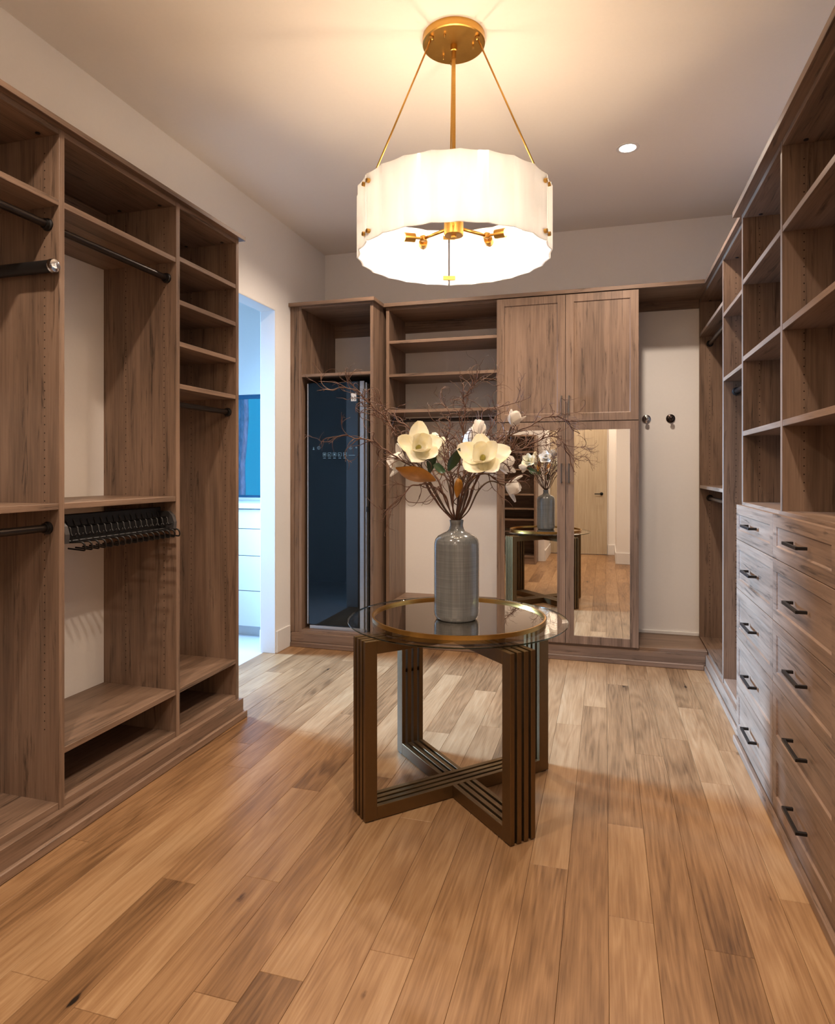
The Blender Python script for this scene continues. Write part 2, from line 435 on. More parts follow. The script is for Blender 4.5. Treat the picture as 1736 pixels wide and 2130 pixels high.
# bathroom window with evening view, and the daylight window
def window(name, boxes_frame, bar, glass, mat):
    w = struct(name, boxes_frame, mat, 0.002)
    if bar: bar.build('glazing_bar', mat, w)
    glass.build('pane', WGLASS, w)
    return w
fw = 0.035
m = MB().box(WX0, WX1, BY1 + 0.03, BY1 + 0.08, WZ1 - fw, WZ1).box(WX0, WX1, BY1 + 0.03, BY1 + 0.08, WZ0, WZ0 + 0.02).box(WX0, WX0 + fw, BY1 + 0.03, BY1 + 0.08, WZ0 + 0.02, WZ1 - fw).box(WX1 - fw, WX1, BY1 + 0.03, BY1 + 0.08, WZ0 + 0.02, WZ1 - fw)
window('window_1', m, MB().box(-3.52, -3.49, BY1 + 0.035, BY1 + 0.075, WZ0 + 0.02, WZ1 - fw), MB().box(WX0 + fw, WX1 - fw, BY1 + 0.052, BY1 + 0.058, WZ0 + 0.02, WZ1 - fw), TEAL)
m = MB().box(BX - 0.08, BX - 0.03, SY0, SY1, SZ1 - fw, SZ1).box(BX - 0.08, BX - 0.03, SY0, SY1, SZ0, SZ0 + fw).box(BX - 0.08, BX - 0.03, SY0, SY0 + fw, SZ0 + fw, SZ1 - fw).box(BX - 0.08, BX - 0.03, SY1 - fw, SY1, SZ0 + fw, SZ1 - fw)
window('window_2', m, None, MB().box(BX - 0.029, BX - 0.025, SY0 + 0.005, SY1 - 0.005, SZ0 + 0.005, SZ1 - 0.005), TRIMP)
for i, (px0, px1, d, r, lb) in enumerate(((503, 501, 7.4, 0.045, 'pale pinkish tree trunk standing outside the bathroom window'), (512, 503, 6.8, 0.028, 'slim pinkish tree trunk leaning outside the bathroom window'))):
    a = P(px0, 830, d); b = P(px1, 1060, d); dr = (b - a) / (b.z - a.z)
    base = a + dr * (0 - a.z); top = a + dr * (2.9 - a.z)
    pts = [base.lerp(top, t / 12) + Vector((0.012 * math.sin(t * 1.7 + i), 0, 0)) for t in range(13)]
    tag(MB().tube(pts, [r * (1.15 - 0.03 * t) for t in range(13)], 9).build('tree_trunk', TRUNK, None, True), lb, 'tree')

# ------------------------------------------------------------------ closet building blocks
T = 0.024; ZT = 2.64
def holes(parent, axis, fixed, others, z0, z1, sgn):          # columns of shelf-pin holes on a panel face
    m = MB(); r = 0.0028
    z = z0
    while z < z1:
        for o in others:
            ring = []
            for k in range(6):
                a = 2 * PI * k / 6
                ring.append((o + r * math.cos(a), fixed + sgn * 0.0006, z + r * math.sin(a)) if axis == 'Y' else (fixed + sgn * 0.0006, o + r * math.cos(a), z + r * math.sin(a)))
            m.add(ring, [tuple(range(6)) if sgn < 0 else tuple(range(5, -1, -1))])
        z += 0.032
    tag(m.build('shelf_pin_holes', HOLE, parent), kind='stuff')
def rod(parent, a, b, r=0.0145):
    a = Vector(a); b = Vector(b); d = (b - a).normalized()
    o = MB().tube([a, b], r, 16).build('hanging_rod', RODM, parent, True, auto=40)
    for p, s in ((a, 1), (b, -1)):
        MB().lathe([(0, 0), (0.024, 0), (0.024, 0.006), (0.019, 0.009), (0.019, 0.020), (r, 0.020)], p, 20, d * s).build('rod_socket', BLACK, o, True, auto=40)
    return o
def cam_cover(parent, x, y, z):
    MB().lathe([(0, -0.003), (0.009, -0.003), (0.009, 0.0)], (x, y, z), 10).build('cam_cover', BLACK, parent)

# -------- left run
XF = -1.965
LP = [(1.255, 1.279), (1.955, 1.980), (2.644, 2.671), (3.165, 3.192)]
def left_bay(i, label, shelves, rods):
    a = LP[i][1]; b = LP[i + 1][0]
    t = thing('closet_bay', (XF - 0.2, (a + b) / 2, 0.108), label, 'closet unit', 'walnut closet bays beside the doorway')
    if i == 0: box('side_panel', LAM['Z'], t, XW, XF, LP[0][0], LP[0][1], 0.1055, 2.6625, 0.001)
    sp = box('side_panel', LAM['Z'], t, XW, XF, LP[i + 1][0], LP[i + 1][1], 0.1055, 2.6625, 0.001)
    holes(sp, 'Y', b, (XF - 0.068, XF - 0.288), 0.40, 2.60, -1)
    box('top_panel', LAM['Y'], t, XW, XF - 0.002, a, b, ZT, 2.662, 0.001)
    box('bottom_panel', LAM['Y'], t, XW, XF - 0.003, a, b, 0.1055, 0.132, 0.001)
    for z in shelves: box('shelf', LAM['Y'], t, XW, XF - 0.002, a, b, z - 0.023, z, 0.001)
    box('back_cleat', LAM['Y'], t, XW, XW + 0.018, a, b, ZT - 0.11, ZT)
    if 0.33 in shelves: box('back_panel', LAM['Y'], t, XW, XW + 0.012, a, b, 0.132, 0.307)
    for z in rods: rod(t, (-2.017, a, z), (-2.017, b, z))
    for y in (a + 0.03, b - 0.03): cam_cover(t, XF - 0.07, y, ZT); cam_cover(t, XF - 0.30, y, ZT)
    return t
left_bay(0, 'walnut closet bay with two hanging rods and a black valet rod', [2.395, 1.255], [2.305, 1.162])
left_bay(1, 'walnut closet bay with one high rod over a black tie rack', [2.395, 1.255, 0.33], [2.300])
left_bay(2, 'narrow walnut closet bay with four upper shelves beside the doorway', [2.41, 2.201, 2.0, 1.796, 0.33], [1.703])
struct('trim_1', MB().box(XW, XF + 0.032, 1.235, 3.212, 2.662, 2.684), LAM['Y'], 0.001)
b = struct('baseboard_closet_left', MB().box(XW, XF + 0.022, 1.245, 3.204, 0, 0.106), LAM['Y'], 0.001)
MB().box(XF + 0.0225, XF + 0.041, 1.235, 3.218, 0, 0.036).box(XF - 0.35, XF + 0.0225, 3.2045, 3.218, 0, 0.036).build('shoe_moulding', LAM['Y'], b, bevel=0.004)

# valet rod along the side panel of the first bay
t = thing('valet_rod', (-2.08, 1.93, 2.112), 'black pull-out valet rod with chrome end on closet side panel', 'valet rod')
MB().box(-2.27, -1.985, 1.930, 1.9555, 2.122, 2.158).build('slide', BLACK, t, bevel=0.004)
MB().tube([(-2.27, 1.928, 2.138), (-1.972, 1.928, 2.138)], 0.0235, 24).build('tube', BLACK, t, True, auto=40)
MB().lathe([(0.0245, -0.006), (0.0262, -0.004), (0.0262, 0.004), (0.0235, 0.010), (0.019, 0.012), (0, 0.012)], (-1.966, 1.928, 2.138), 24, Vector((1, 0, 0))).build('end_cap', CHROME, t, True, auto=40)

# pull-out tie rack below the middle shelf
a, b = 1.980, 2.644
t = thing('tie_rack', (-1.99, 2.31, 1.07), 'black pull-out tie rack with rows of looped hooks under shelf', 'tie rack')
MB().box(-2.06, -2.035, a + 0.02, b - 0.02, 1.105, 1.205).build('back_rail', BLACK, t, bevel=0.003)
MB().box(-2.036, -1.985, a + 0.02, b - 0.02, 1.098, 1.108).build('hook_rail', BLACK, t, bevel=0.002)
for y0 in (a, b - 0.022):
    pts = [(-2.36, 1.10), (-1.965, 1.10), (-1.962, 1.135), (-1.972, 1.165), (-1.995, 1.185), (-2.36, 1.19)]
    m = MB(); n = len(pts)
    m.add([(x, y0, z) for x, z in pts] + [(x, y0 + 0.022, z) for x, z in pts], [tuple(range(n)), tuple(range(2 * n - 1, n - 1, -1))] + [(i, i + n, (i + 1) % n + n, (i + 1) % n) for i in range(n)])
    m.build('end_bracket', GRYPLATE, t)
NH = 17
def hookpath(c):
    y = c[1]
    return [(c[0] - 0.054, y, c[2] + 0.029), (c[0] - 0.004, y, c[2] + 0.031), (c[0], y, c[2] + 0.026), (c[0] + 0.002, y, c[2] + 0.008), (c[0] + 0.010, y, c[2] - 0.004), (c[0] + 0.022, y, c[2] - 0.002), (c[0] + 0.027, y, c[2] + 0.008)]
def looppath(c):
    y = c[1]; o = []
    o.append((c[0] - 0.075, y - 0.008, c[2] + 0.012)); 
    for k in range(9):
        an = PI / 2 - PI * k / 8
        o.append((c[0] + 0.012 * math.cos(an), y - 0.008 + 0.016 * k / 8, c[2] + 0.017 * math.sin(an)))
    o.append((c[0] - 0.075, y + 0.008, c[2] - 0.012))
    return o
h0 = l0 = None
for k in range(NH):
    y = a + 0.045 + (b - a - 0.09) * k / (NH - 1)
    if h0 is None:
        h0 = MB().tube(hookpath((-1.982, y, 1.128)), 0.0033, 6).build('tie_hook', BLACK, t, True, origin=(-1.982, y, 1.128))
        l0 = MB().tube(looppath((-1.925, y, 1.088)), 0.0036, 6).build('tie_loop', BLACK, t, True, origin=(-1.925, y, 1.088))
    else:
        dup(h0, (-1.982, y, 1.128), t); dup(l0, (-1.925, y, 1.088), t)
    dup(l0, (-2.045, y, 1.172), t)

# -------- back run: appliance cabinet, open shelves, door cabinet, hook nook
def cabinet_bays():
    Y1 = 4.62
    t = thing('appliance_cabinet', (-2.04, 4.95, 0.108), 'tall deep walnut cabinet housing the black clothes steamer', 'cabinet')
    MB().box(-2.384, -2.350, Y1, Y1 + 0.02, 0.1055, 2.6625).box(-2.348, -2.313, Y1 + 0.002, Y1 + 0.02, 0.1055, 2.6625).build('filler_strip', LAM['Z'], t, bevel=0.002)
    s = box('side_panel', LAM['Z'], t, -2.311, -2.286, Y1, YB, 0.1055, 2.6625, 0.001)
    s = box('side_panel', LAM['Z'], t, -1.714, -1.690, Y1, YB, 0.1055, 2.6625, 0.001)
    box('top_panel', LAM['X'], t, -2.286, -1.714, Y1, YB, 2.648, 2.664, 0.001)
    box('shelf', LAM['X'], t, -2.286, -1.714, Y1 + 0.001, YB, 2.110, 2.132, 0.001)
    box('bottom_panel', LAM['X'], t, -2.286, -1.714, Y1 + 0.002, YB, 0.1035, 0.130, 0.001)
    box('back_cleat', LAM['X'], t, -2.286, -1.714, YB - 0.018, YB, 2.54, 2.648)
    struct('trim_2', MB().box(-2.384, -1.672, 4.588, YB, 2.662, 2.690), LAM['X'], 0.001)
    b = struct('baseboard_closet_back_left', MB().box(-2.368, -1.692, 4.602, YB, 0, 0.106), LAM['X'], 0.001)
    MB().box(-2.368, -1.680, 4.585, 4.6015, 0, 0.036).box(-1.6915, -1.680, 4.602, 4.80, 0, 0.036).build('shoe_moulding', LAM['X'], b, bevel=0.004)

    Y2 = 4.84
    t = thing('open_shelf_cabinet', (-1.22, 5.06, 0.108), 'open walnut shelf bay with a rod beside the mirrored cabinet', 'closet unit')
    s = box('side_panel', LAM['Z'], t, -1.662, -1.637, Y2, YB, 0.1035, 2.6625, 0.001)
    box('top_panel', LAM['X'], t, -1.637, -0.782, Y2, YB, ZT, 2.664, 0.001)
    for z in (2.400, 2.137, 1.855, 0.335): box('shelf', LAM['X'], t, -1.637, -0.782, Y2 + 0.002, YB, z - 0.023, z, 0.001)
    box('bottom_panel', LAM['X'], t, -1.637, -0.782, Y2 + 0.002, YB, 0.1035, 0.130, 0.001)
    box('back_panel', LAM['X'], t, -1.637, -0.782, YB - 0.012, YB, 0.131, 0.311)
    box('back_cleat', LAM['X'], t, -1.637, -0.782, YB - 0.018, YB, 2.545, ZT)
    rod(t, (-1.637, 4.915, 1.775), (-0.782, 4.915, 1.775))
    c = struct('trim_3', MB().box(-1.671, 0.655, 4.806, YB, 2.662, 2.690), LAM['X'], 0.001)
    b = struct('baseboard_closet_back', MB().box(-1.679, 0.664, 4.832, YB, 0, 0.104), LAM['X'], 0.001)
    MB().box(-1.679, 0.654, 4.814, 4.8315, 0, 0.036).build('shoe_moulding', LAM['X'], b, bevel=0.004)

    t = thing('wardrobe_cabinet', (-0.27, 5.05, 0.108), 'walnut wardrobe cabinet with two upper doors and two mirrored lower doors', 'cabinet')
    for x in (-0.780, 0.205): box('side_panel', LAM['Z'], t, x, x + 0.024, 4.838, YB, 0.1035, 2.6625, 0.001)
    box('top_panel', LAM['X'], t, -0.756, 0.205, 4.838, YB, ZT, 2.664)
    box('bottom_panel', LAM['X'], t, -0.756, 0.205, 4.838, YB, 0.1035, 0.130)
    box('fixed_shelf', LAM['X'], t, -0.756, 0.205, 4.842, YB, 1.718, 1.742)
    box('back_panel', LAM['Z'], t, -0.756, 0.205, YB - 0.012, YB, 0.130, ZT)
    yf = 4.814
    for x0, x1, hx in ((-0.7785, -0.2775, -0.304), (-0.2745, 0.2275, -0.250)):
        d = shaker(lambda u, n, z: (u, yf + n, z), x0, x1, 1.737, 2.656, 0.055, 0.007, 0.021).build('door', LAM['Z'], t, bevel=0.0008)
        pull(lambda u, n, z: (u, yf + n, z), hx, hx, 1.782, 1.920, 0.030, 0.0045, PULLM, d)
        d = shaker(lambda u, n, z: (u, yf + n, z), x0, x1, 0.124, 1.731, 0.058, 0.007, 0.021, hole=True).build('mirrored_door', LAM['Z'], t, bevel=0.0008)
        MB().box(x0 + 0.056, x1 - 0.056, yf + 0.008, yf + 0.014, 0.180, 1.675).build('mirror', MIRROR, d)
        pull(lambda u, n, z: (u, yf + n, z), hx, hx, 1.287, 1.429, 0.030, 0.0045, PULLM, d)

    t = thing('hook_nook', (0.455, 5.05, 0.104), 'open walnut nook with a low bench deck below two robe hooks', 'closet unit')
    box('deck', LAM['X'], t, 0.2305, 0.678, 4.840, YB, 0.1035, 0.128, 0.002)
    box('top_cleat', LAM['X'], t, 0.2305, 0.678, YB - 0.020, YB, 2.60, 2.664)

def shaker(fn, u0, u1, z0, z1, fr, rec, th, hole=False):
    m = MB(); ch = 0.005
    def rect(i, n): return [fn(u0 + i, n, z0 + i), fn(u1 - i, n, z0 + i), fn(u1 - i, n, z1 - i), fn(u0 + i, n, z1 - i)]
    vs = rect(0, th) + rect(0, 0) + rect(fr, 0) + rect(fr + (0 if hole else ch), th if hole else rec)
    fs = []
    for a in (0, 4, 8):
        for i in range(4):
            j = (i + 1) % 4; fs.append((a + i, a + j, a + 4 + j, a + 4 + i))
    if hole: fs += [(12 + i, 12 + (i + 1) % 4, (i + 1) % 4, i) for i in range(4)]
    else: fs += [(12, 13, 14, 15), (3, 2, 1, 0)]
    return m.add(vs, fs)
def pull(fn, u0, u1, z0, z1, proj, hw, mat, parent):
    """square bar pull standing proj out from the front (n = -proj)"""
    m = MB()
    def bx(ua, ub, na, nb, za, zb):
        p = fn(ua, na, za); q = fn(ub, nb, zb); m.box(p[0], q[0], p[1], q[1], p[2], q[2])
    bx(u0 - hw, u1 + hw, -proj, -proj + 2 * hw, z0 - hw if u0 != u1 else z0, z1 + hw if u0 != u1 else z1)
    if u0 == u1:
        bx(u0 - hw, u0 + hw, -proj + 2 * hw, 0, z0, z0 + 2 * hw); bx(u0 - hw, u0 + hw, -proj + 2 * hw, 0, z1 - 2 * hw, z1)
    else:
        bx(u0 - hw, u0 + hw, -proj + 2 * hw, 0, z0 - hw, z1 + hw); bx(u1 - hw, u1 + hw, -proj + 2 * hw, 0, z0 - hw, z1 + hw)
    return m.build('handle', mat, parent, bevel=0.0008)
cabinet_bays()

# robe hooks on the wall of the nook
for x, mat, lb in ((0.306, CHROME, 'polished chrome robe hook on the nook wall beside the mirrored cabinet'), (0.480, DKBRZ, 'dark bronze robe hook on the white nook wall')):
    t = thing('robe_hook', (x, YB, 1.774), lb, 'hook')
    MB().lathe([(0, 0.0), (0.032, 0.0), (0.033, 0.004), (0.030, 0.008), (0.024, 0.009), (0.023, 0.013), (0.018, 0.015), (0.010, 0.017), (0.009, 0.03), (0, 0.03)], (x, YB - 0.0005, 1.774), 32, Vector((0, -1, 0))).build('backplate', mat, t, True, auto=50)
    MB().lathe([(0.008, 0.028), (0.009, 0.040), (0.015, 0.047), (0.016, 0.053), (0.012, 0.058), (0, 0.060)], (x, YB, 1.774), 28, Vector((0, -1, 0))).build('knob', mat, t, True, auto=50)

# -------- right run
XR2, XR1, XD = 0.680, 0.660, 0.640
def right_tall(label, y0, y1, panels, shelves, rods):
    t = thing('closet_bay', (0.9, (y0 + y1) / 2, 0.108), label, 'closet unit', 'walnut closet bays beside the drawers')
    for a, b in panels:
        sp = box('side_panel', LAM['Z'], t, XR2, XR, a, b, 0.1035, 2.6625, 0.001)
        holes(sp, 'Y', a, (0.750,), 0.32, 2.58, -1)
    box('top_panel', LAM['Y'], t, XR2 + 0.002, XR, y0, y1, ZT, 2.664, 0.001)
    box('bottom_panel', LAM['Y'], t, XR2 + 0.004, XR, y0, y1, 0.1035, 0.130, 0.001)
    for z in shelves: box('shelf', LAM['Y'], t, XR2 + 0.002, XR, y0, y1, z - 0.023, z, 0.001)
    box('back_panel', LAM['Z'], t, XR - 0.006, XR, y0, y1, 0.130, ZT)
    for z in rods: rod(t, (0.751, y0, z), (0.751, y1, z))
    cam_cover(t, 0.75, y1 - 0.03, ZT)
right_tall('walnut double-hang closet bay in the corner by the robe hooks', 4.260, 5.250, [(5.250, 5.275), (4.235, 4.260)], [2.402, 1.268], [2.325, 1.172])
right_tall('walnut long-hang closet bay between corner bay and drawer bank', 3.580, 4.235, [], [2.322, 1.935], [1.850])
RP = [3.555, 2.808, 2.061, 1.330]
DB = [3.602, 2.862, 2.120, 1.370]
DZ = [0.056, 0.298, 0.541, 0.786, 1.033, 1.208]
lbls = ['walnut bank of five drawers under shelves, next to the long-hang bay', 'walnut bank of five drawers under shelves, middle of the three banks', 'walnut bank of five drawers under shelves, farthest from the mirrors']
for k in range(3):
    y1, y0 = RP[k], RP[k + 1] + 0.025
    t = thing('drawer_bank', (0.9, (y0 + y1) / 2, 0.05), lbls[k], 'drawer unit', 'drawer banks with open shelves above')
    for yy in ([RP[0], RP[1]] if k == 0 else [RP[k + 1]]):
        sp = box('side_panel', LAM['Z'], t, XR1, XR - 0.002, yy, yy + 0.025, 1.2205, 2.6625, 0.001)
        holes(sp, 'Y', yy, (0.736,), 1.30, 2.60, -1)
    lo = DB[k + 1] if k < 2 else y0 - 0.025
    box('carcass', LAM['Z'], t, XR1 + 0.003, XR - 0.002, DB[k + 1] + 0.001, DB[k] - 0.022 if k == 0 else DB[k] - 0.001, 0.0535, 1.198)
    box('counter', LAM['Y'], t, XR1 + 0.001, XR - 0.002, DB[k + 1] + 0.0005, RP[0] + 0.025 if k == 0 else DB[k] - 0.001, 1.1975, 1.221, 0.001)
    box('top_panel', LAM['Y'], t, XR1 + 0.002, XR, y0, y1, ZT, 2.664, 0.001)
    for z in (2.330, 1.948, 1.575): box('shelf', LAM['Y'], t, XR1 + 0.002, XR, y0, y1, z - 0.024, z, 0.001)
    box('back_panel', LAM['Z'], t, XR - 0.008, XR - 0.002, y0, y1, 1.2205, ZT)
    for yy in (y0 + 0.03, y1 - 0.03): cam_cover(t, 0.735, yy, ZT)
    fn = lambda u, n, z: (XD + n, u, z)
    ym = (DB[k] + DB[k + 1]) / 2
    for r in range(5):
        d = shaker(fn, DB[k + 1] + 0.0015, DB[k] - 0.0015, DZ[r] + 0.0015, DZ[r + 1] - 0.0015, 0.047, 0.007, 0.019).build('drawer_front', LAM['Y'], t, bevel=0.0008)
        zc = (DZ[r] + DZ[r + 1]) / 2
        pull(fn, ym - 0.083, ym + 0.083, zc, zc, 0.036, 0.0055, BLACK, d)
struct('trim_4', MB().box(XR1 - 0.038, XR, 1.32, 3.606, 2.662, 2.692), LAM['Y'], 0.001)
struct('trim_5', MB().box(XR2 - 0.022, XR, 3.607, 4.8055, 2.662, 2.689).box(0.656, XR, 4.8055, 5.275, 2.662, 2.689), LAM['Y'], 0.001)
b = struct('baseboard_closet_right', MB().box(XR1 - 0.016, XR, 1.33, 3.604, 0, 0.054), LAM['Y'], 0.001)
MB().box(XR1 - 0.036, XR1 - 0.0165, 1.32, 3.610, 0, 0.036).build('shoe_moulding', LAM['Y'], b, bevel=0.004)
b = struct('baseboard_closet_right_corner', MB().box(XR2 - 0.014, XR, 3.611, 5.275, 0, 0.104), LAM['Y'], 0.001)
MB().box(XR2 - 0.026, XR2 - 0.0145, 3.611, 4.812, 0, 0.036).build('shoe_moulding', LAM['Y'], b, bevel=0.003)

# -------- low shelf unit by the entry, visible in the mirrors
t = thing('entry_shelf_unit', (-1.42, -0.10, 0.0), 'walnut shelf unit beside the entry opening, seen in the mirrors', 'shelf unit')
for x in (-1.90, -0.999): box('side_panel', LAM['Z'], t, x, x + 0.024, YF, 0.08, 0.0, 1.90)
box('plinth', LAM['X'], t, -1.876, -0.999, YF, 0.07, 0.0, 0.10)
box('back_panel', LAM['X'], t, -1.876, -0.999, YF, YF + 0.01, 0.10, 1.90)
for z in (0.12, 0.37, 0.66, 0.82, 1.03, 1.40, 1.66, 1.90): box('shelf', LAM['X'], t, -1.876, -0.999, YF + 0.01, 0.078, z - 0.022, z)

# ------------------------------------------------------------------ clothes steamer
t = thing('clothes_steamer', (-2.0, 4.95, 0.130), 'tall clothes steamer with black glass door and steel edges', 'appliance')
ys = 4.66
box('body', APPL, t, -2.240, -1.755, ys + 0.022, 5.22, 0.1298, 2.050, 0.004)
d = box('glass_door', BLKGLASS, t, -2.246, -1.816, ys, ys + 0.020, 0.168, 2.066, 0.002)
box('edge_trim', STEEL, t, -2.256, -2.2465, ys - 0.002, ys + 0.02, 0.168, 2.062, 0.001)
box('edge_trim', STEEL, t, -1.8155, -1.778, ys, ys + 0.02, 0.150, 2.068, 0.003)
box('edge_trim', STEEL, t, -1.770, -1.758, ys + 0.006, ys + 0.02, 0.150, 2.056, 0.002)
box('door_latch', BLACK, t, -1.762, -1.748, ys + 0.002, ys + 0.0055, 1.06, 1.10)
box('base_strip', STEEL, t, -2.238, -1.775, ys + 0.004, ys + 0.0215, 0.1298, 0.160, 0.001)
yg = ys - 0.0008
def flat_ring(m, cx_, cz, r, w, n=20):
    vs = []
    for k in range(n):
        a_ = 2 * PI * k / n
        for rr in (r, r - w): vs.append((cx_ + rr * math.cos(a_), yg, cz + rr * math.sin(a_)))
    m.add(vs, [(2 * k, 2 * k + 1, (2 * k + 3) % (2 * n), (2 * k + 2) % (2 * n)) for k in range(n)])
def flat_rect(m, x0, x1, z0, z1): m.add([(x0, yg, z0), (x1, yg, z0), (x1, yg, z1), (x0, yg, z1)], [(0, 1, 2, 3)])
def frame_rect(m, cx_, cz, h, w):
    flat_rect(m, cx_ - h, cx_ + h, cz + h - w, cz + h); flat_rect(m, cx_ - h, cx_ + h, cz - h, cz - h + w)
    flat_rect(m, cx_ - h, cx_ - h + w, cz - h + w, cz + h - w); flat_rect(m, cx_ + h - w, cx_ + h, cz - h + w, cz + h - w)
for x in (-2.157, -1.889):                                   # round buttons
    m = MB(); flat_ring(m, x, 1.555, 0.013, 0.002); flat_rect(m, x - 0.0015, x + 0.0015, 1.549, 1.563); m.build('panel_icon', GLYPH, d)
m = MB(); flat_rect(m, -2.209, -2.195, 1.540, 1.544); flat_rect(m, -2.206, -2.198, 1.547, 1.552); flat_ring(m, -2.202, 1.557, 0.0045, 0.0018, 12); m.build('panel_icon', GLYPH, d)
m = MB(); flat_ring(m, -1.842, 1.555, 0.006, 0.0025, 12); m.build('panel_icon', GLYPH, d)
for i, x in enumerate((-2.109, -2.066, -2.024, -1.980, -1.937)):
    m = MB(); frame_rect(m, x, 1.502, 0.014, 0.0018)
    flat_rect(m, x - 0.008, x + 0.002, 1.497, 1.502) if i % 2 else flat_ring(m, x, 1.502, 0.007, 0.004, 10)
    flat_rect(m, x - 0.011, x + 0.011, 1.473, 1.4765); m.build('panel_icon', GLYPH, d)
m = MB(); flat_rect(m, -1.905, -1.852, 1.494, 1.4965); m.build('panel_icon', GLYPH, d)
st = MB().box(-1.886, -1.843, ys - 0.0006, ys, 1.913, 1.975).build('warranty_sticker', LABELW, d)
cu = bpy.data.curves.new('sticker_text', 'FONT'); cu.body = '10'; cu.size = 0.042; cu.align_x = 'CENTER'
to = bpy.data.objects.new('tmp', cu); COL.objects.link(to)
dg = bpy.context.evaluated_depsgraph_get(); me = bpy.data.meshes.new_from_object(to.evaluated_get(dg)); bpy.data.objects.remove(to)
me.materials.clear(); me.materials.append(BLACK)
so = bpy.data.objects.new('sticker_text', me); COL.objects.link(so); so.parent = st
so.rotation_euler = (PI / 2, 0, 0); so.location = Vector((-1.8645, ys - 0.0012, 1.920)) - WO[st]

# ------------------------------------------------------------------ centre table
TC = Vector((-0.615, 2.735, 0)); ZG = 0.734
t = thing('round_glass_table', TC, 'round glass-top table on crossed bronze bar frames', 'table')
A45 = math.radians(45.5)
dA = Vector((math.cos(A45), math.sin(A45), 0)); pA = Vector((-dA.y, dA.x, 0))
dB = Vector((math.cos(-A45), math.sin(-A45), 0)); pB = Vector((-dB.y, dB.x, 0))
L2 = 0.462; BWD = 0.052; FH = 0.708; bt = 0.020; gap = 0.0118; wset = 4 * bt + 3 * gap
def prism(m, o, d, p, z, prof, th):                      # profile in (d, z) extruded along p
    n = len(prof)
    m.add([o + d * a_ + z * b_ - p * th / 2 for a_, b_ in prof] + [o + d * a_ + z * b_ + p * th / 2 for a_, b_ in prof], [])
    return n
def ringframe(d, p, off, half=None):
    m = MB(); z = UP; o = TC + p * off
    if half is None:
        bars = [(-L2, -L2 + BWD, 0.004, FH), (L2 - BWD, L2, 0.004, FH), (-L2 + BWD, L2 - BWD, 0.004, 0.004 + BWD), (-L2 + BWD, L2 - BWD, FH - BWD, FH)]
    else:
        g = wset / 2 + 0.0008
        bars = [(half * (L2 - BWD), half * L2, 0.004, FH), (half * g, half * (L2 - BWD), 0.004, 0.004 + BWD), (half * g, half * (L2 - BWD), FH - BWD, FH)]
    for a0, a1, z0, z1 in bars:
        m.obox(o + d * (a0 + a1) / 2 + z * (z0 + z1) / 2, d, p, z, abs(a1 - a0) / 2, bt / 2, (z1 - z0) / 2)
    return m
for k in range(4):
    off = -wset / 2 + bt / 2 + k * (bt + gap)
    ringframe(dA, pA, off).build('bar_frame', BRONZE, t, bevel=0.0012)
    for h in (-1, 1): ringframe(dB, pB, off, h).build('bar_frame', BRONZE, t, bevel=0.0012)
for s_ in (-1, 1):                                        # spacers tying the bars together, glides under the feet
    for d_, p_ in ((dA, pA), (dB, pB)):
        MB().obox(TC + d_ * s_ * (L2 - BWD / 2) + UP * 0.40, d_, p_, UP, 0.012, wset / 2 - 0.002, 0.006).build('spacer', BLACK, t)
        MB().obox(TC + d_ * s_ * (L2 - BWD / 2) + UP * 0.0022, d_, p_, UP, 0.012, wset / 2 - 0.002, 0.002).build('glide', BLACK, t)
RG = 0.470; GC = TC
MB().lathe([(0, 0.0), (RG - 0.004, 0.0), (RG, 0.003), (RG, 0.006), (RG - 0.026, 0.012), (0, 0.012)], GC + UP * ZG, 96).build('glass_top', GLASS, t, True, auto=8)
MB().lathe([(RG - 0.003, 0.0002), (RG + 0.0006, 0.002), (RG + 0.0012, 0.004), (RG + 0.0006, 0.007)], GC + UP * ZG, 96).build('glass_edge', GLASSE, t, True)
for d_ in (dA, -dA, dB, -dB):
    MB().lathe([(0, 0), (0.014, 0), (0.014, ZG - FH), (0, ZG - FH)], TC + d_ * 0.33 + UP * (FH), 16).build('bumper', BLACK, t)

# mirrored tray
ZT2 = ZG + 0.012
TRC = Vector((-0.605, 2.715, ZT2)); RT_ = 0.370
t = thing('mirrored_tray', TRC, 'round smoked-mirror tray with thin gold rim on the glass table', 'tray')
MB().lathe([(0, 0.001), (RT_ - 0.008, 0.001), (RT_ - 0.008, 0.007), (0, 0.007)], TRC, 96).build('mirror_base', SMOKE, t, True, auto=30)
MB().lathe([(RT_ - 0.0075, 0.0), (RT_, 0.0), (RT_, 0.017), (RT_ - 0.0075, 0.017), (RT_ - 0.0075, 0.0)], TRC, 128).build('rim', TRAYB, t, True, auto=30)

# vase
VC = Vector((-0.603, 2.672, ZT2 + 0.007))
MBv = MB().lathe([(0, 0.001), (0.078, 0.0), (0.086, 0.004), (0.0925, 0.016), (0.0945, 0.03), (0.0945, 0.28), (0.0940, 0.315), (0.0900, 0.335), (0.078, 0.350), (0.055, 0.362), (0.038, 0.370), (0.0315, 0.378), (0.0275, 0.392), (0.0275, 0.402), (0.0300, 0.415), (0.0285, 0.417), (0.0255, 0.414), (0.023, 0.402), (0.023, 0.39), (0.03, 0.37), (0.07, 0.34), (0.085, 0.30), (0.086, 0.02), (0, 0.012)], VC, 64)
tag(MBv.build('bottle_vase', CERAM, None, True, auto=60, origin=VC), 'tall grey crackle-glazed bottle vase on the mirrored tray', 'vase')
MOUTH = VC + UP * 0.40
DV = (VC - CAM).dot(FW)

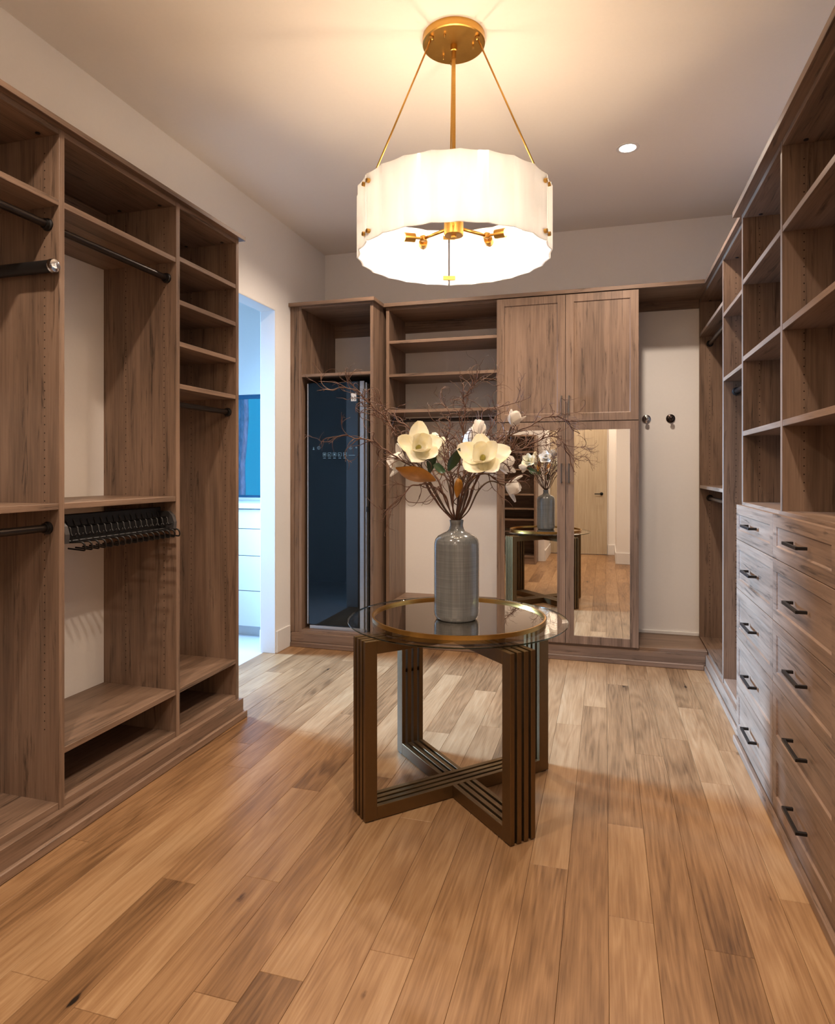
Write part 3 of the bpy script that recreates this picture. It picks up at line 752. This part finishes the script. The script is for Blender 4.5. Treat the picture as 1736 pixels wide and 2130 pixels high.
# ------------------------------------------------------------------ bouquet
def catmull(pts, n):
    pts = [Vector(p) for p in pts]; q = [pts[0] * 2 - pts[1]] + pts + [pts[-1] * 2 - pts[-2]]
    out = []
    for i in range(1, len(q) - 2):
        for k in range(n):
            t_ = k / n; p0, p1, p2, p3 = q[i - 1:i + 3]
            out.append(0.5 * ((2 * p1) + (p2 - p0) * t_ + (2 * p0 - 5 * p1 + 4 * p2 - p3) * t_ ** 2 + (3 * p1 - p0 - 3 * p2 + p3) * t_ ** 3))
    out.append(pts[-1]); return out
# Every stem has a place of its own in the vase neck, the stems are pushed clear of one another and of
# the blossoms, and each twig is grown only where nothing else is in its way.
CELL = 0.018
class Space:
    def __init__(s): s.g = {}
    def key(s, p): return (int(p.x // CELL), int(p.y // CELL), int(p.z // CELL))
    def add(s, p, r, own): s.g.setdefault(s.key(p), []).append((p, r, own))
    def near(s, p):
        a, b, c = s.key(p)
        for i in (-1, 0, 1):
            for j in (-1, 0, 1):
                for k in (-1, 0, 1):
                    for e in s.g.get((a + i, b + j, c + k), ()): yield e
    def free(s, pts, rads, own, gap=0.0019):
        for a, b, r in zip(pts[:-1], pts[1:], rads):
            for q in (a, a.lerp(b, 0.33), a.lerp(b, 0.67), b):
                for p, r2, o in s.near(q):
                    if o != own and (p - q).length < r + r2 + gap: return False
        return True
    def add_line(s, pts, rads, own):
        for a, b, r in zip(pts[:-1], pts[1:], rads):
            n = max(1, int((b - a).length / 0.004))
            for k in range(n): s.add(a.lerp(b, k / n), r, own)
        s.add(pts[-1], rads[-1], own)
def rvec(rg, lo=-1.0): return Vector((rg.uniform(-1, 1), rg.uniform(-1, 1), rg.uniform(lo, 1))).normalized()
def curly(m, sp, own, rg, p, d0, L, r, depth, side_w):
    for tr in range(26):
        ll = L * (1.0 if tr < 10 else 0.75 if tr < 18 else 0.5)
        n = max(6, int(ll / 0.011)); pts = [p.copy()]; d = (d0 + rvec(rg, -.5) * side_w).normalized()
        ax = rvec(rg); k = rg.uniform(16, 48)
        for i in range(n):
            if rg.random() < 0.24: ax = (ax * 0.3 + rvec(rg)).normalized(); k = rg.uniform(10, 62)
            d = (Matrix.Rotation(k * ll / n * (0.5 + 0.9 * i / n), 3, ax) @ d).normalized()
            pts.append(pts[-1] + d * (ll / n))
        rads = [r * (1 - 0.62 * i / n) for i in range(n + 1)]
        if sp.free(pts, rads, own): break
    else: return
    m.tube(pts, rads, 5); sp.add_line(pts, rads, own)
    if depth > 0:
        for _ in range(rg.randint(1, 3)):
            i = rg.randint(n // 4, n - 2); t_ = (pts[i + 1] - pts[i]).normalized()
            curly(m, sp, own, rg, pts[i], t_ * 0.9, ll * rg.uniform(0.3, 0.6), max(0.0011, r * 0.66), depth - 1, 0.75)
WL = [
    (1, [(872, 985, .00), (838, 929, .02), (808, 876, .03), (772, 845, .03), (738, 812, .02), (700, 808, .0), (667, 813, -.02)], 17, 'curly willow branch rising up-left over the steamer door, topmost on that side'),
    (2, [(870, 985, -.05), (829, 952, -.08), (806, 938, -.09), (779, 918, -.10), (744, 911, -.09), (708, 906, -.08), (677, 915, -.07)], 11, 'curly willow branch reaching sideways across the steamer control panel'),
    (3, [(953, 990, .05), (961, 911, .09), (968, 858, .10), (964, 826, .10), (983, 804, .10), (992, 768, .10)], 18, 'tallest curly willow branch, upright in the middle of the bouquet'),
    (4, [(985, 985, .05), (1018, 933, .08), (1051, 911, .10), (1104, 884, .12), (1144, 864, .12), (1180, 878, .11), (1203, 905, .10)], 16, 'curly willow branch arching in front of the cabinet door pulls'),
    (5, [(990, 1000, -.04), (1043, 951, -.07), (1097, 927, -.08), (1151, 906, -.08), (1178, 935, -.08), (1192, 985, -.08)], 13, 'curly willow branch drooping in front of the mirrored doors'),
    (6, [(924, 1030, -.06), (890, 1006, -.10), (862, 1010, -.13), (836, 1030, -.15), (812, 1052, -.16), (791, 1072, -.17)], 7, 'low curly willow branch drooping beneath the golden leaf'),
    (7, [(935, 985, .10), (930, 925, .16), (936, 876, .18), (925, 850, .19), (908, 842, .20)], 14, 'curly willow branch with tight twigs behind the white closed blossom'),
    (8, [(966, 1010, -.06), (1000, 985, -.10), (1048, 1004, -.13), (1080, 988, -.14), (1100, 992, -.14)], 6, 'low curly willow branch beside the drooping white blossom'),
    (9, [(967, 980, .12), (990, 905, .20), (1006, 857, .22), (1040, 848, .24), (1086, 836, .25)], 13, 'curly willow branch leaning behind the upright white blossoms'),
    (10, [(905, 985, .12), (875, 925, .22), (840, 885, .26), (800, 850, .28), (765, 832, .30)], 13, 'curly willow branch at the rear rising toward the steamer'),
    (11, [(975, 995, .14), (1010, 940, .26), (1045, 905, .32), (1070, 890, .38)], 12, 'curly willow branch at the rear leaning to the mirrors'),
    (12, [(943, 1000, -.02), (925, 950, .04), (915, 905, .06), (908, 880, .08)], 8, 'short curly willow branch behind the cream blossom with green heart'),
    (13, [(960, 1005, .0), (985, 950, .05), (1010, 910, .06), (1030, 870, .07), (1046, 856, .08)], 9, 'slender curly willow branch beside the topmost white blossom'),
]

def petal(m, base, d, nrm, L, Wd, curl, cup, ruf=0.0, rg=None, mi=(0, 0), nu=8, nv=10, tip=0.0):
    d = d.normalized(); nrm = (nrm - d * nrm.dot(d)).normalized(); x = d.cross(nrm)
    top = []; th = 0.0009; ph = rg.uniform(0, 6) if rg else 0
    for j in range(nv + 1):
        v = j / nv
        w = Wd * (math.sin(PI * min(1, 0.06 + v ** 0.85 * 0.90)) ** 0.72)
        if tip: w = Wd * (math.sin(PI * (0.04 + 0.94 * v)) ** (0.9 + tip * v))
        k = curl if abs(curl) > 1e-3 else 1e-3
        y = L * math.sin(k * v) / k; z = L * (1 - math.cos(k * v)) / k
        row = []
        for i in range(nu + 1):
            u = 2 * i / nu - 1
            zz = z + cup * Wd * u * u * (w / Wd) + ruf * Wd * math.sin(ph + u * 4 + v * 5) * v
            row.append(base + x * (w * u) + d * y + nrm * zz)
        top.append(row)
    vs = [p for r_ in top for p in r_]; nn = nu + 1
    fs = [(j * nn + i, j * nn + i + 1, (j + 1) * nn + i + 1, (j + 1) * nn + i) for j in range(nv) for i in range(nu)]
    m.add(vs, fs, mi[0])
    vs2 = [p - nrm * th for p in vs]
    m.add(vs2, [tuple(reversed(f)) for f in fs], mi[1])
SR = 0.0028                                     # stem radius in the neck
FLOWERS = []
def flower(seed, u, v, off, facing, size, mat, label, opening=(38, 72), n_in=3, n_out=6, stamen=True, mid=None, leaves=()):
    rg = random.Random(seed); c = P(u, v, DV + off); a_ = facing.normalized()
    tx = Vector((0, 0, 1)) if abs(a_.z) < 0.9 else Vector((1, 0, 0))
    ax = (tx - a_ * tx.dot(a_)).normalized(); ay = a_.cross(ax)
    pets = []; lvs = []
    for n_, op, L, Wd, ph, back in ((n_out, opening[1], size, size * 0.41, 0.0, 0.0), (n_in, opening[0], size * 0.80, size * 0.37, 0.5, 0.006)):
        for k in range(n_):
            an = 2 * PI * (k + ph) / max(1, n_) + rg.uniform(-.16, .16); tl = math.radians(op + rg.uniform(-10, 10))
            r_ = ax * math.cos(an) + ay * math.sin(an)
            d_ = a_ * math.cos(tl) + r_ * math.sin(tl); nn = a_ * math.sin(tl) - r_ * math.cos(tl)
            m_ = MB(); petal(m_, c + a_ * back + r_ * 0.005, d_, nn, L * rg.uniform(.92, 1.08), Wd * rg.uniform(.9, 1.1), rg.uniform(0.30, 0.75), 0.36, 0.05, rg)
            pets.append(m_)
    for (lu, lv, lo, tu, tv, to_, Wd, nr, curl, fl_) in leaves:
        p0 = P(lu, lv, DV + lo); p1 = P(tu, tv, DV + to_)
        m_ = MB(); petal(m_, p0, p1 - p0, nr, (p1 - p0).length * 1.06, Wd, curl, fl_, 0.03, rg, mi=(0, 1), tip=0.12)
        lvs.append((m_, p0))
    FLOWERS.append(dict(c=c, a=a_, mat=mat, label=label, stamen=stamen, mid=mid, pets=pets, lvs=lvs))
TOC = -FW
flower(1, 868, 935, -.10, TOC * 1.0 + UP * 0.45 + RT * 0.30, 0.110, PETC, 'large open cream magnolia with green heart above the golden leaf', (44, 78), 3, 5, mid=(893, 1000, -.04),
       leaves=[(905, 1000, -.10, 826, 992, -.16, 0.052, -TOC * 0.6 + UP * 0.9, 0.5, 0.25), (893, 985, -.06, 901, 930, -.05, 0.020, TOC + UP * 0.2, 0.3, 0.2)])
flower(2, 1004, 956, -.11, TOC * 1.0 + UP * 0.55 - RT * 0.12, 0.114, PETC, 'large open cream magnolia with drooping petals beside the dark green leaf', (46, 82), 3, 5, mid=(975, 1010, -.05),
       leaves=[(932, 980, -.09, 951, 930, -.12, 0.025, TOC * 0.9 + RT * 0.5, 0.35, 0.3), (926, 980, -.17, 896, 972, -.20, 0.022, TOC + UP * 0.6, 0.5, 0.25)])
flower(3, 995, 908, .05, UP * 1.0 + RT * 0.1 - TOC * 0.35, 0.075, PETW, 'closed white magnolia cup standing above the cream blossoms', (14, 26), 3, 5, False, mid=(975, 985, .04))
flower(4, 1064, 884, .06, UP * 0.9 + RT * 0.35 + TOC * 0.2, 0.070, PETW, 'topmost small white magnolia nearest the cabinet doors', (22, 50), 2, 4, False, mid=(1000, 975, .06))
flower(5, 1052, 1010, -.02, RT * 0.9 - UP * 0.25 + TOC * 0.35, 0.075, PETW, 'small white magnolia drooping sideways above the table edge', (25, 58), 2, 4, False, mid=(995, 1020, -.02))
flower(6, 842, 962, .00, -RT * 0.7 + UP * 0.1 + TOC * 0.3, 0.085, PETW, 'pale magnolia tucked behind the large cream blossom', (28, 60), 2, 4, False, mid=(890, 1000, .0))
flower(7, 905, 940, .24, -TOC + UP * 0.4, 0.095, PETC, 'cream magnolia at the rear of the bouquet facing the mirrors', (34, 66), 3, 6, True, mid=(930, 1000, .10),
       leaves=[(925, 985, .18, 890, 975, .26, 0.032, UP * 0.7 - TOC, 0.4, 0.2)])
flower(8, 985, 925, .25, -TOC + UP * 0.5 + RT * 0.3, 0.085, PETW, 'white magnolia at the rear of the bouquet', (30, 60), 3, 5, True, mid=(960, 1000, .10),
       leaves=[(950, 1035, -.03, 957, 1003, -.09, 0.018, TOC * -0.7 + UP * 0.5, 1.2, 0.5), (972, 1000, .20, 1004, 996, .28, 0.030, UP * 0.8 - TOC * 0.8, 0.5, 0.2)])
flower(9, 1035, 968, .05, RT * 0.8 + UP * 0.3 - TOC * 0.3, 0.075, PETW, 'white magnolia half hidden behind the open cream blossom', (28, 58), 2, 5, False, mid=(990, 1000, .03))

def grow_bouquet():
    stems = []                                  # own id, way points above the mouth, pinned tip?
    for k, w in enumerate(WL): stems.append((('w', k), [P(u, v, DV + o) for u, v, o in w[1]], False))
    for k, f in enumerate(FLOWERS):
        stems.append((('f', k), ([P(f['mid'][0], f['mid'][1], DV + f['mid'][2])] if f['mid'] else []) + [f['c'] - f['a'] * 0.07, f['c'] - f['a'] * 0.008], True))
    n = len(stems); TOPM = VC + UP * 0.416
    slots = []; pit = 0.0076
    for a in range(-4, 5):
        for b in range(-4, 5): slots.append(Vector((pit * (a + 0.5 * b) + 0.0012, pit * 0.866 * b + 0.0007, 0)))
    slots = sorted(slots, key=lambda q: q.length)[:n]
    ex = []
    for own, way, pin in stems:
        e = way[0] - TOPM; e = Vector((e.x, e.y, 0)) / max(0.05, e.z); ex.append(e)
    perm = list(range(n))
    ch = True
    while ch:                                   # outward-leaning stems take the places on their own side
        ch = False
        for i in range(n):
            for j in range(i):
                if slots[perm[j]].dot(ex[i]) + slots[perm[i]].dot(ex[j]) > slots[perm[i]].dot(ex[i]) + slots[perm[j]].dot(ex[j]) + 1e-9:
                    perm[i], perm[j] = perm[j], perm[i]; ch = True
    curves = []
    for k, (own, way, pin) in enumerate(stems):
        q = slots[perm[k]]; r0 = TOPM + q
        pre = [VC + q * 2.8 + UP * (0.0125 + 0.093 * 2.8 * q.length), VC + q * 1.6 + UP * 0.24, VC + q + UP * 0.372]
        cv = pre + catmull([r0 - UP * 0.006, r0 + UP * 0.004, r0.lerp(way[0], 0.33) + q * 0.6] + way, 12)
        if own[0] == 'w':
            sd = own[1] * 20 + 3; up = 0
            for i, p in enumerate(cv):
                if p.z < TOPM.z + 0.06: continue
                up += 1; w = 0.013 * min(1, up / 14)
                cv[i] = p + Vector((mnoise.noise(p * 22 + Vector((sd, 0, 0))), mnoise.noise(p * 22 + Vector((0, sd, 9))), mnoise.noise(p * 22 + Vector((5, 0, sd))))) * w
        out = [cv[0]]; acc = 0.0                # even spacing
        for a, b in zip(cv[:-1], cv[1:]):
            L = (b - a).length
            while acc + L >= 0.006:
                t_ = (0.006 - acc) / L; a = a.lerp(b, t_); L = (b - a).length; out.append(a.copy()); acc = 0.0
            acc += L
        if pin: out.append(cv[-1])
        curves.append(out)
    rad = []
    for (own, way, pin), cv in zip(stems, curves):
        m = len(cv); full = 0.0036 if pin else 0.0044
        rad.append([(SR + (full - SR) * min(1, max(0, (p.z - TOPM.z - 0.03) / 0.09))) * (1 if pin else (1 - 0.62 * max(0, i - m * 0.5) / (m * 0.5))) for i, p in enumerate(cv)])
    # blossoms and leaves are fixed obstacles
    solid = Space()
    for k, f in enumerate(FLOWERS):
        for mb in f['pets'] + [l[0] for l in f['lvs']]:
            h = len(mb.f) // 2
            for p in mb.v[:len(mb.v) // 2]: solid.add(p, 0.0055, ('f', k))
            for fc in mb.f[:h]: solid.add(sum((mb.v[i] for i in fc), Vector()) / len(fc), 0.0055, ('f', k))
    for it in range(110):
        sp = Space()
        for k, cv in enumerate(curves):
            for i, p in enumerate(cv): sp.add(p, rad[k][i], (k, i))
        mv = 0; push = {}; side = {}; hits = []
        def tang(k, i): c_ = curves[k]; return (c_[min(i + 1, len(c_) - 1)] - c_[max(i - 1, 0)]).normalized()
        for k, cv in enumerate(curves):
            own, _, pin = stems[k]; m = len(cv)
            for i, p in enumerate(cv):
                for q, r2, (o, j) in sp.near(p):
                    if o == k: continue
                    v = p - q; need = rad[k][i] + r2 + 0.0011
                    if v.length >= need: continue
                    nr = tang(min(k, o), i if k < o else j).cross(tang(max(k, o), j if k < o else i))
                    if nr.length > 0.22:            # crossing stems slide past each other
                        nr.normalize(); key = (min(k, o), max(k, o), int(p.z / 0.05))
                        side[key] = side.get(key, 0.0) + (v.dot(nr) if k < o else -v.dot(nr))
                        hits.append((k, i, need, v, nr, key))
                    else: hits.append((k, i, need, v, None, None))
                for q, r2, o in solid.near(p):
                    if o == own: continue
                    v = p - q; need = rad[k][i] + r2 + 0.002; L = v.length
                    if 1e-6 < L < need: push[(k, i)] = push.get((k, i), Vector()) + v / L * (need - L) * 0.45
        for k, i, need, v, nr, key in hits:
            if nr is None: d = (v.normalized() if v.length > 1e-6 else rvec(random.Random(i))) * (need - v.length) * 0.35
            else:
                sg = (1 if side[key] >= 0 else -1) * (1 if k == key[0] else -1)
                d = nr * sg * max(0.0, need - v.dot(nr) * sg) * 0.4
            push[(k, i)] = push.get((k, i), Vector()) + d
        for (k, i), d in push.items():
            p = curves[k][i]
            if p.z < TOPM.z + 0.002 or (stems[k][2] and i > len(curves[k]) - 4): continue
            if d.length > 0.0035: d = d.normalized() * 0.0035
            if d.length > 1e-5:
                p = p + d; mv += 1
                curves[k][i] = p
        if it < 98:
            for k, cv in enumerate(curves):     # keep the stems smooth
                m = len(cv); src = [p.copy() for p in cv]
                hot = set(); [hot.update(range(i - 5, i + 6)) for (kk, i) in push if kk == k]
                for i in range(1, m - 1):
                    if i not in hot or src[i].z < TOPM.z + 0.002 or (stems[k][2] and i > m - 4): continue
                    cv[i] = src[i] * 0.8 + (src[i - 1] + src[i + 1]) * 0.1
        if mv == 0: break
    for k, cv in enumerate(curves): solid.add_line(cv, rad[k], stems[k][0])
    for k, f in enumerate(FLOWERS):
        t_ = thing('magnolia_stem', MOUTH, f['label'], 'flower', 'magnolia stems in the vase'); own = ('f', k)
        cv = curves[len(WL) + k]; c, a_ = f['c'], f['a']
        MB().tube(cv, rad[len(WL) + k], 7).build('stem', STEMM, t_, True)
        for mb in f['pets']: mb.build('petal', f['mat'], t_, True)
        if f['stamen']:
            MB().lathe([(0, 0), (0.009, 0.002), (0.012, 0.010), (0.010, 0.022), (0.004, 0.032), (0, 0.034)], c + a_ * 0.004, 12, a_).build('stamen', STAMEN, t_, True)
        for mb, p0 in f['lvs']:
            mb.build('leaf', [LEAFG, LEAFB], t_, True)
            best = None; rg = random.Random(k)
            cand = sorted([q for q in cv if q.z > VC.z + 0.43], key=lambda q: (q - p0).length)
            for tr in range(240):                # a clear way for the leaf stalk
                q = cand[min(len(cand) - 1, tr // 6)]
                if (q - p0).length < 0.004: break
                mid_ = q.lerp(p0, 0.55) + UP * 0.004 + (rvec(rg) * rg.uniform(0, 0.025) if tr % 6 else Vector())
                pts = catmull([q, mid_, p0], 6)
                if best is None: best = pts
                if solid.free(pts[:-1], [0.0019] * len(pts), own, 0.0008): best = pts; break
            if best:
                MB().tube(best, 0.0019, 5).build('leaf_stalk', STEMM, t_, True); solid.add_line(best, [0.0019] * len(best), own)
    for k, w in enumerate(WL):
        rg = random.Random(w[0] * 17 + 3); own = ('w', k); cv = curves[k]; m = MB(); n = len(cv)
        m.tube(cv, rad[k], 7)
        for _ in range(int(w[2] * 1.8)):
            i = min(int(n * rg.uniform(0.57, 0.98)), n - 2)
            curly(m, solid, own, rg, cv[i], (cv[i + 1] - cv[i]).normalized() * 1.1, rg.uniform(0.07, 0.20), max(0.0016, rad[k][i] * 0.72), 1 if rg.random() < 0.8 else 0, 0.7)
        tag(m.build('willow_branch', TWIG, None, True, origin=MOUTH), w[3], 'branch', 'curly willow branches in the vase')
grow_bouquet()

# ------------------------------------------------------------------ chandelier
CC = Vector((-0.640, 2.780, 0)); RS = 0.425; Z0, Z1 = 2.315, 2.587
t = thing('chandelier', (CC.x, CC.y, ZC), 'brass chandelier with fluted white glass drum shade', 'chandelier')
MB().lathe([(0, -0.034), (0.132, -0.034), (0.137, -0.031), (0.137, -0.0005), (0, -0.0005)], CC + UP * ZC, 64).build('canopy', BRASS, t, True, auto=30)
ANG0 = math.atan2(FW.y, FW.x)                 # direction away from the camera
for k in range(3):
    an = ANG0 + 2 * PI * k / 3 + math.radians(30)
    MB().lathe([(0, -0.016), (0.004, -0.015), (0.005, 0)], CC + Vector((0.085 * math.cos(an), 0.085 * math.sin(an), ZC - 0.034)), 8).build('canopy_screw', BRASS, t, True)
MB().tube([CC + UP * (ZC - 0.034), CC + UP * (ZC - 0.058), CC + UP * (ZC - 0.06), CC + UP * (ZC - 0.095)], [0.016, 0.016, 0.011, 0.011], 16).build('stem_collar', BRASS, t, True, auto=40)
MB().tube([CC + UP * (ZC - 0.08), CC + UP * 2.50], 0.0085, 16).build('stem', BRASS, t, True, auto=40)
hub = MB().lathe([(0, 0), (0.012, 0.0), (0.012, 0.010), (0.041, 0.010), (0.043, 0.013), (0.043, 0.115), (0.02, 0.122), (0, 0.122)], CC + UP * 2.402, 40).build('hub', BRASS, t, True, auto=30)
# three shade panels of eight flutes each
for k in range(3):
    a0 = ANG0 + 2 * PI * k / 3 + 0.010; a1 = ANG0 + 2 * PI * (k + 1) / 3 - 0.010
    m = MB(); NF, SS = 8, 8; vs = []
    tot = NF * SS
    for i in range(tot + 1):
        an = a0 + (a1 - a0) * i / tot; fr_ = (i % SS) / SS
        dent = 0.0095 * math.sin(PI * fr_)
        rr = RS - dent + 0.002
        for r_, z_ in ((rr, Z0), (rr, Z1), (rr - 0.007, Z1), (rr - 0.007, Z0)):
            vs.append(CC + Vector((r_ * math.cos(an), r_ * math.sin(an), z_ )))
    fs = []
    for i in range(tot):
        for j in range(4):
            j2 = (j + 1) % 4; fs.append((i * 4 + j, (i + 1) * 4 + j, (i + 1) * 4 + j2, i * 4 + j2))
    fs += [(0, 1, 2, 3), tuple(tot * 4 + j for j in (3, 2, 1, 0))]
    pn = m.add(vs, fs).build('shade_panel', SHADE, t, True, auto=28)
    for e, s_ in ((a0, 1), (a1, -1)):
        for z_ in (Z0 + 0.034, Z1 - 0.034):
            an = e + s_ * 0.036; d_ = Vector((math.cos(an), math.sin(an), 0))
            MB().lathe([(0, -0.012), (0.009, -0.012), (0.009, 0.006), (0.0085, 0.009), (0, 0.010)], CC + d_ * (RS + 0.0005) + UP * z_, 14, d_).build('bolt', BRASS, pn, True, auto=40)
    # joint plates and suspension rod at each seam
    an = ANG0 + 2 * PI * k / 3; d_ = Vector((math.cos(an), math.sin(an), 0)); s2 = Vector((-d_.y, d_.x, 0))
    for z_ in (Z0 + 0.034, Z1 - 0.034):
        MB().obox(CC + d_ * (RS - 0.0125) + UP * z_, s2, d_, UP, 0.030, 0.0022, 0.0105).build('joint_plate', BRASS, t, bevel=0.001)
    top = CC + d_ * 0.113 + UP * (ZC - 0.036); bot = CC + d_ * (RS - 0.018) + UP * (Z1 - 0.034)
    MB().tube([top, bot], 0.0038, 10).build('suspension_rod', BRASS, t, True)
    MB().lathe([(0, -0.012), (0.010, -0.010), (0.011, 0), (0.010, 0.006)], CC + d_ * 0.113 + UP * (ZC - 0.036), 12).build('rod_ball', BRASS, t, True)
# arms, sockets and bulbs
for k in range(3):
    an = ANG0 + PI + 2 * PI * k / 3 - 0.12; d_ = Vector((math.cos(an), math.sin(an), 0)); zc = 2.448
    kn = CC + d_ * 0.165 + UP * (zc - 0.012)
    ar = MB().tube([CC + d_ * 0.040 + UP * zc, kn], 0.0072, 12).build('arm', BRASS, t, True)
    MB().obox(kn, d_, Vector((-d_.y, d_.x, 0)), UP, 0.012, 0.012, 0.012).build('knuckle', BRASS, ar, bevel=0.002)
    for s_ in (-1, 1):
        a2 = an + s_ * math.radians(52); e = Vector((math.cos(a2), math.sin(a2), -0.02)).normalized()
        so_ = MB().tube([kn + e * 0.008, kn + e * 0.042], 0.0058, 10).lathe([(0, 0.040), (0.019, 0.040), (0.020, 0.043), (0.020, 0.090), (0.017, 0.092), (0.0, 0.092)], kn, 20, e).build('socket', BRASS, ar, True, auto=40)
        MB().lathe([(0.010, 0.090), (0.014, 0.100), (0.0185, 0.115), (0.0175, 0.130), (0.012, 0.146), (0.005, 0.160), (0, 0.166)], kn, 12, e).build('bulb', BULB, so_, True)

# recessed downlights
lbl = ['recessed white downlight in the ceiling before the mirrored wardrobe', 'recessed white downlight in the ceiling before the clothes steamer',
       'recessed white downlight in the ceiling near the farthest drawer bank', 'recessed white downlight in the ceiling near the valet rod bay', 'recessed white downlight in the ceiling before the entry door']
for (x, y), lb in zip(DOWNLIGHTS, lbl):
    t = thing('recessed_downlight', (x, y, ZC), lb, 'light', 'recessed ceiling lights')
    MB().lathe([(0.048, -0.003), (0.066, -0.003), (0.067, -0.0005), (0.048, -0.0005)], (x, y, ZC), 40).build('trim_ring', TRIMP, t, True, auto=40)
    MB().lathe([(0, -0.0015), (0.0478, -0.0015)], (x, y, ZC), 40).build('lens', LENS, t)

# ------------------------------------------------------------------ bathroom vanity
t = thing('bathroom_vanity', (-3.6, 5.0, 0.0), 'white bathroom vanity with flat drawer fronts under the window', 'vanity')
yv = 4.746
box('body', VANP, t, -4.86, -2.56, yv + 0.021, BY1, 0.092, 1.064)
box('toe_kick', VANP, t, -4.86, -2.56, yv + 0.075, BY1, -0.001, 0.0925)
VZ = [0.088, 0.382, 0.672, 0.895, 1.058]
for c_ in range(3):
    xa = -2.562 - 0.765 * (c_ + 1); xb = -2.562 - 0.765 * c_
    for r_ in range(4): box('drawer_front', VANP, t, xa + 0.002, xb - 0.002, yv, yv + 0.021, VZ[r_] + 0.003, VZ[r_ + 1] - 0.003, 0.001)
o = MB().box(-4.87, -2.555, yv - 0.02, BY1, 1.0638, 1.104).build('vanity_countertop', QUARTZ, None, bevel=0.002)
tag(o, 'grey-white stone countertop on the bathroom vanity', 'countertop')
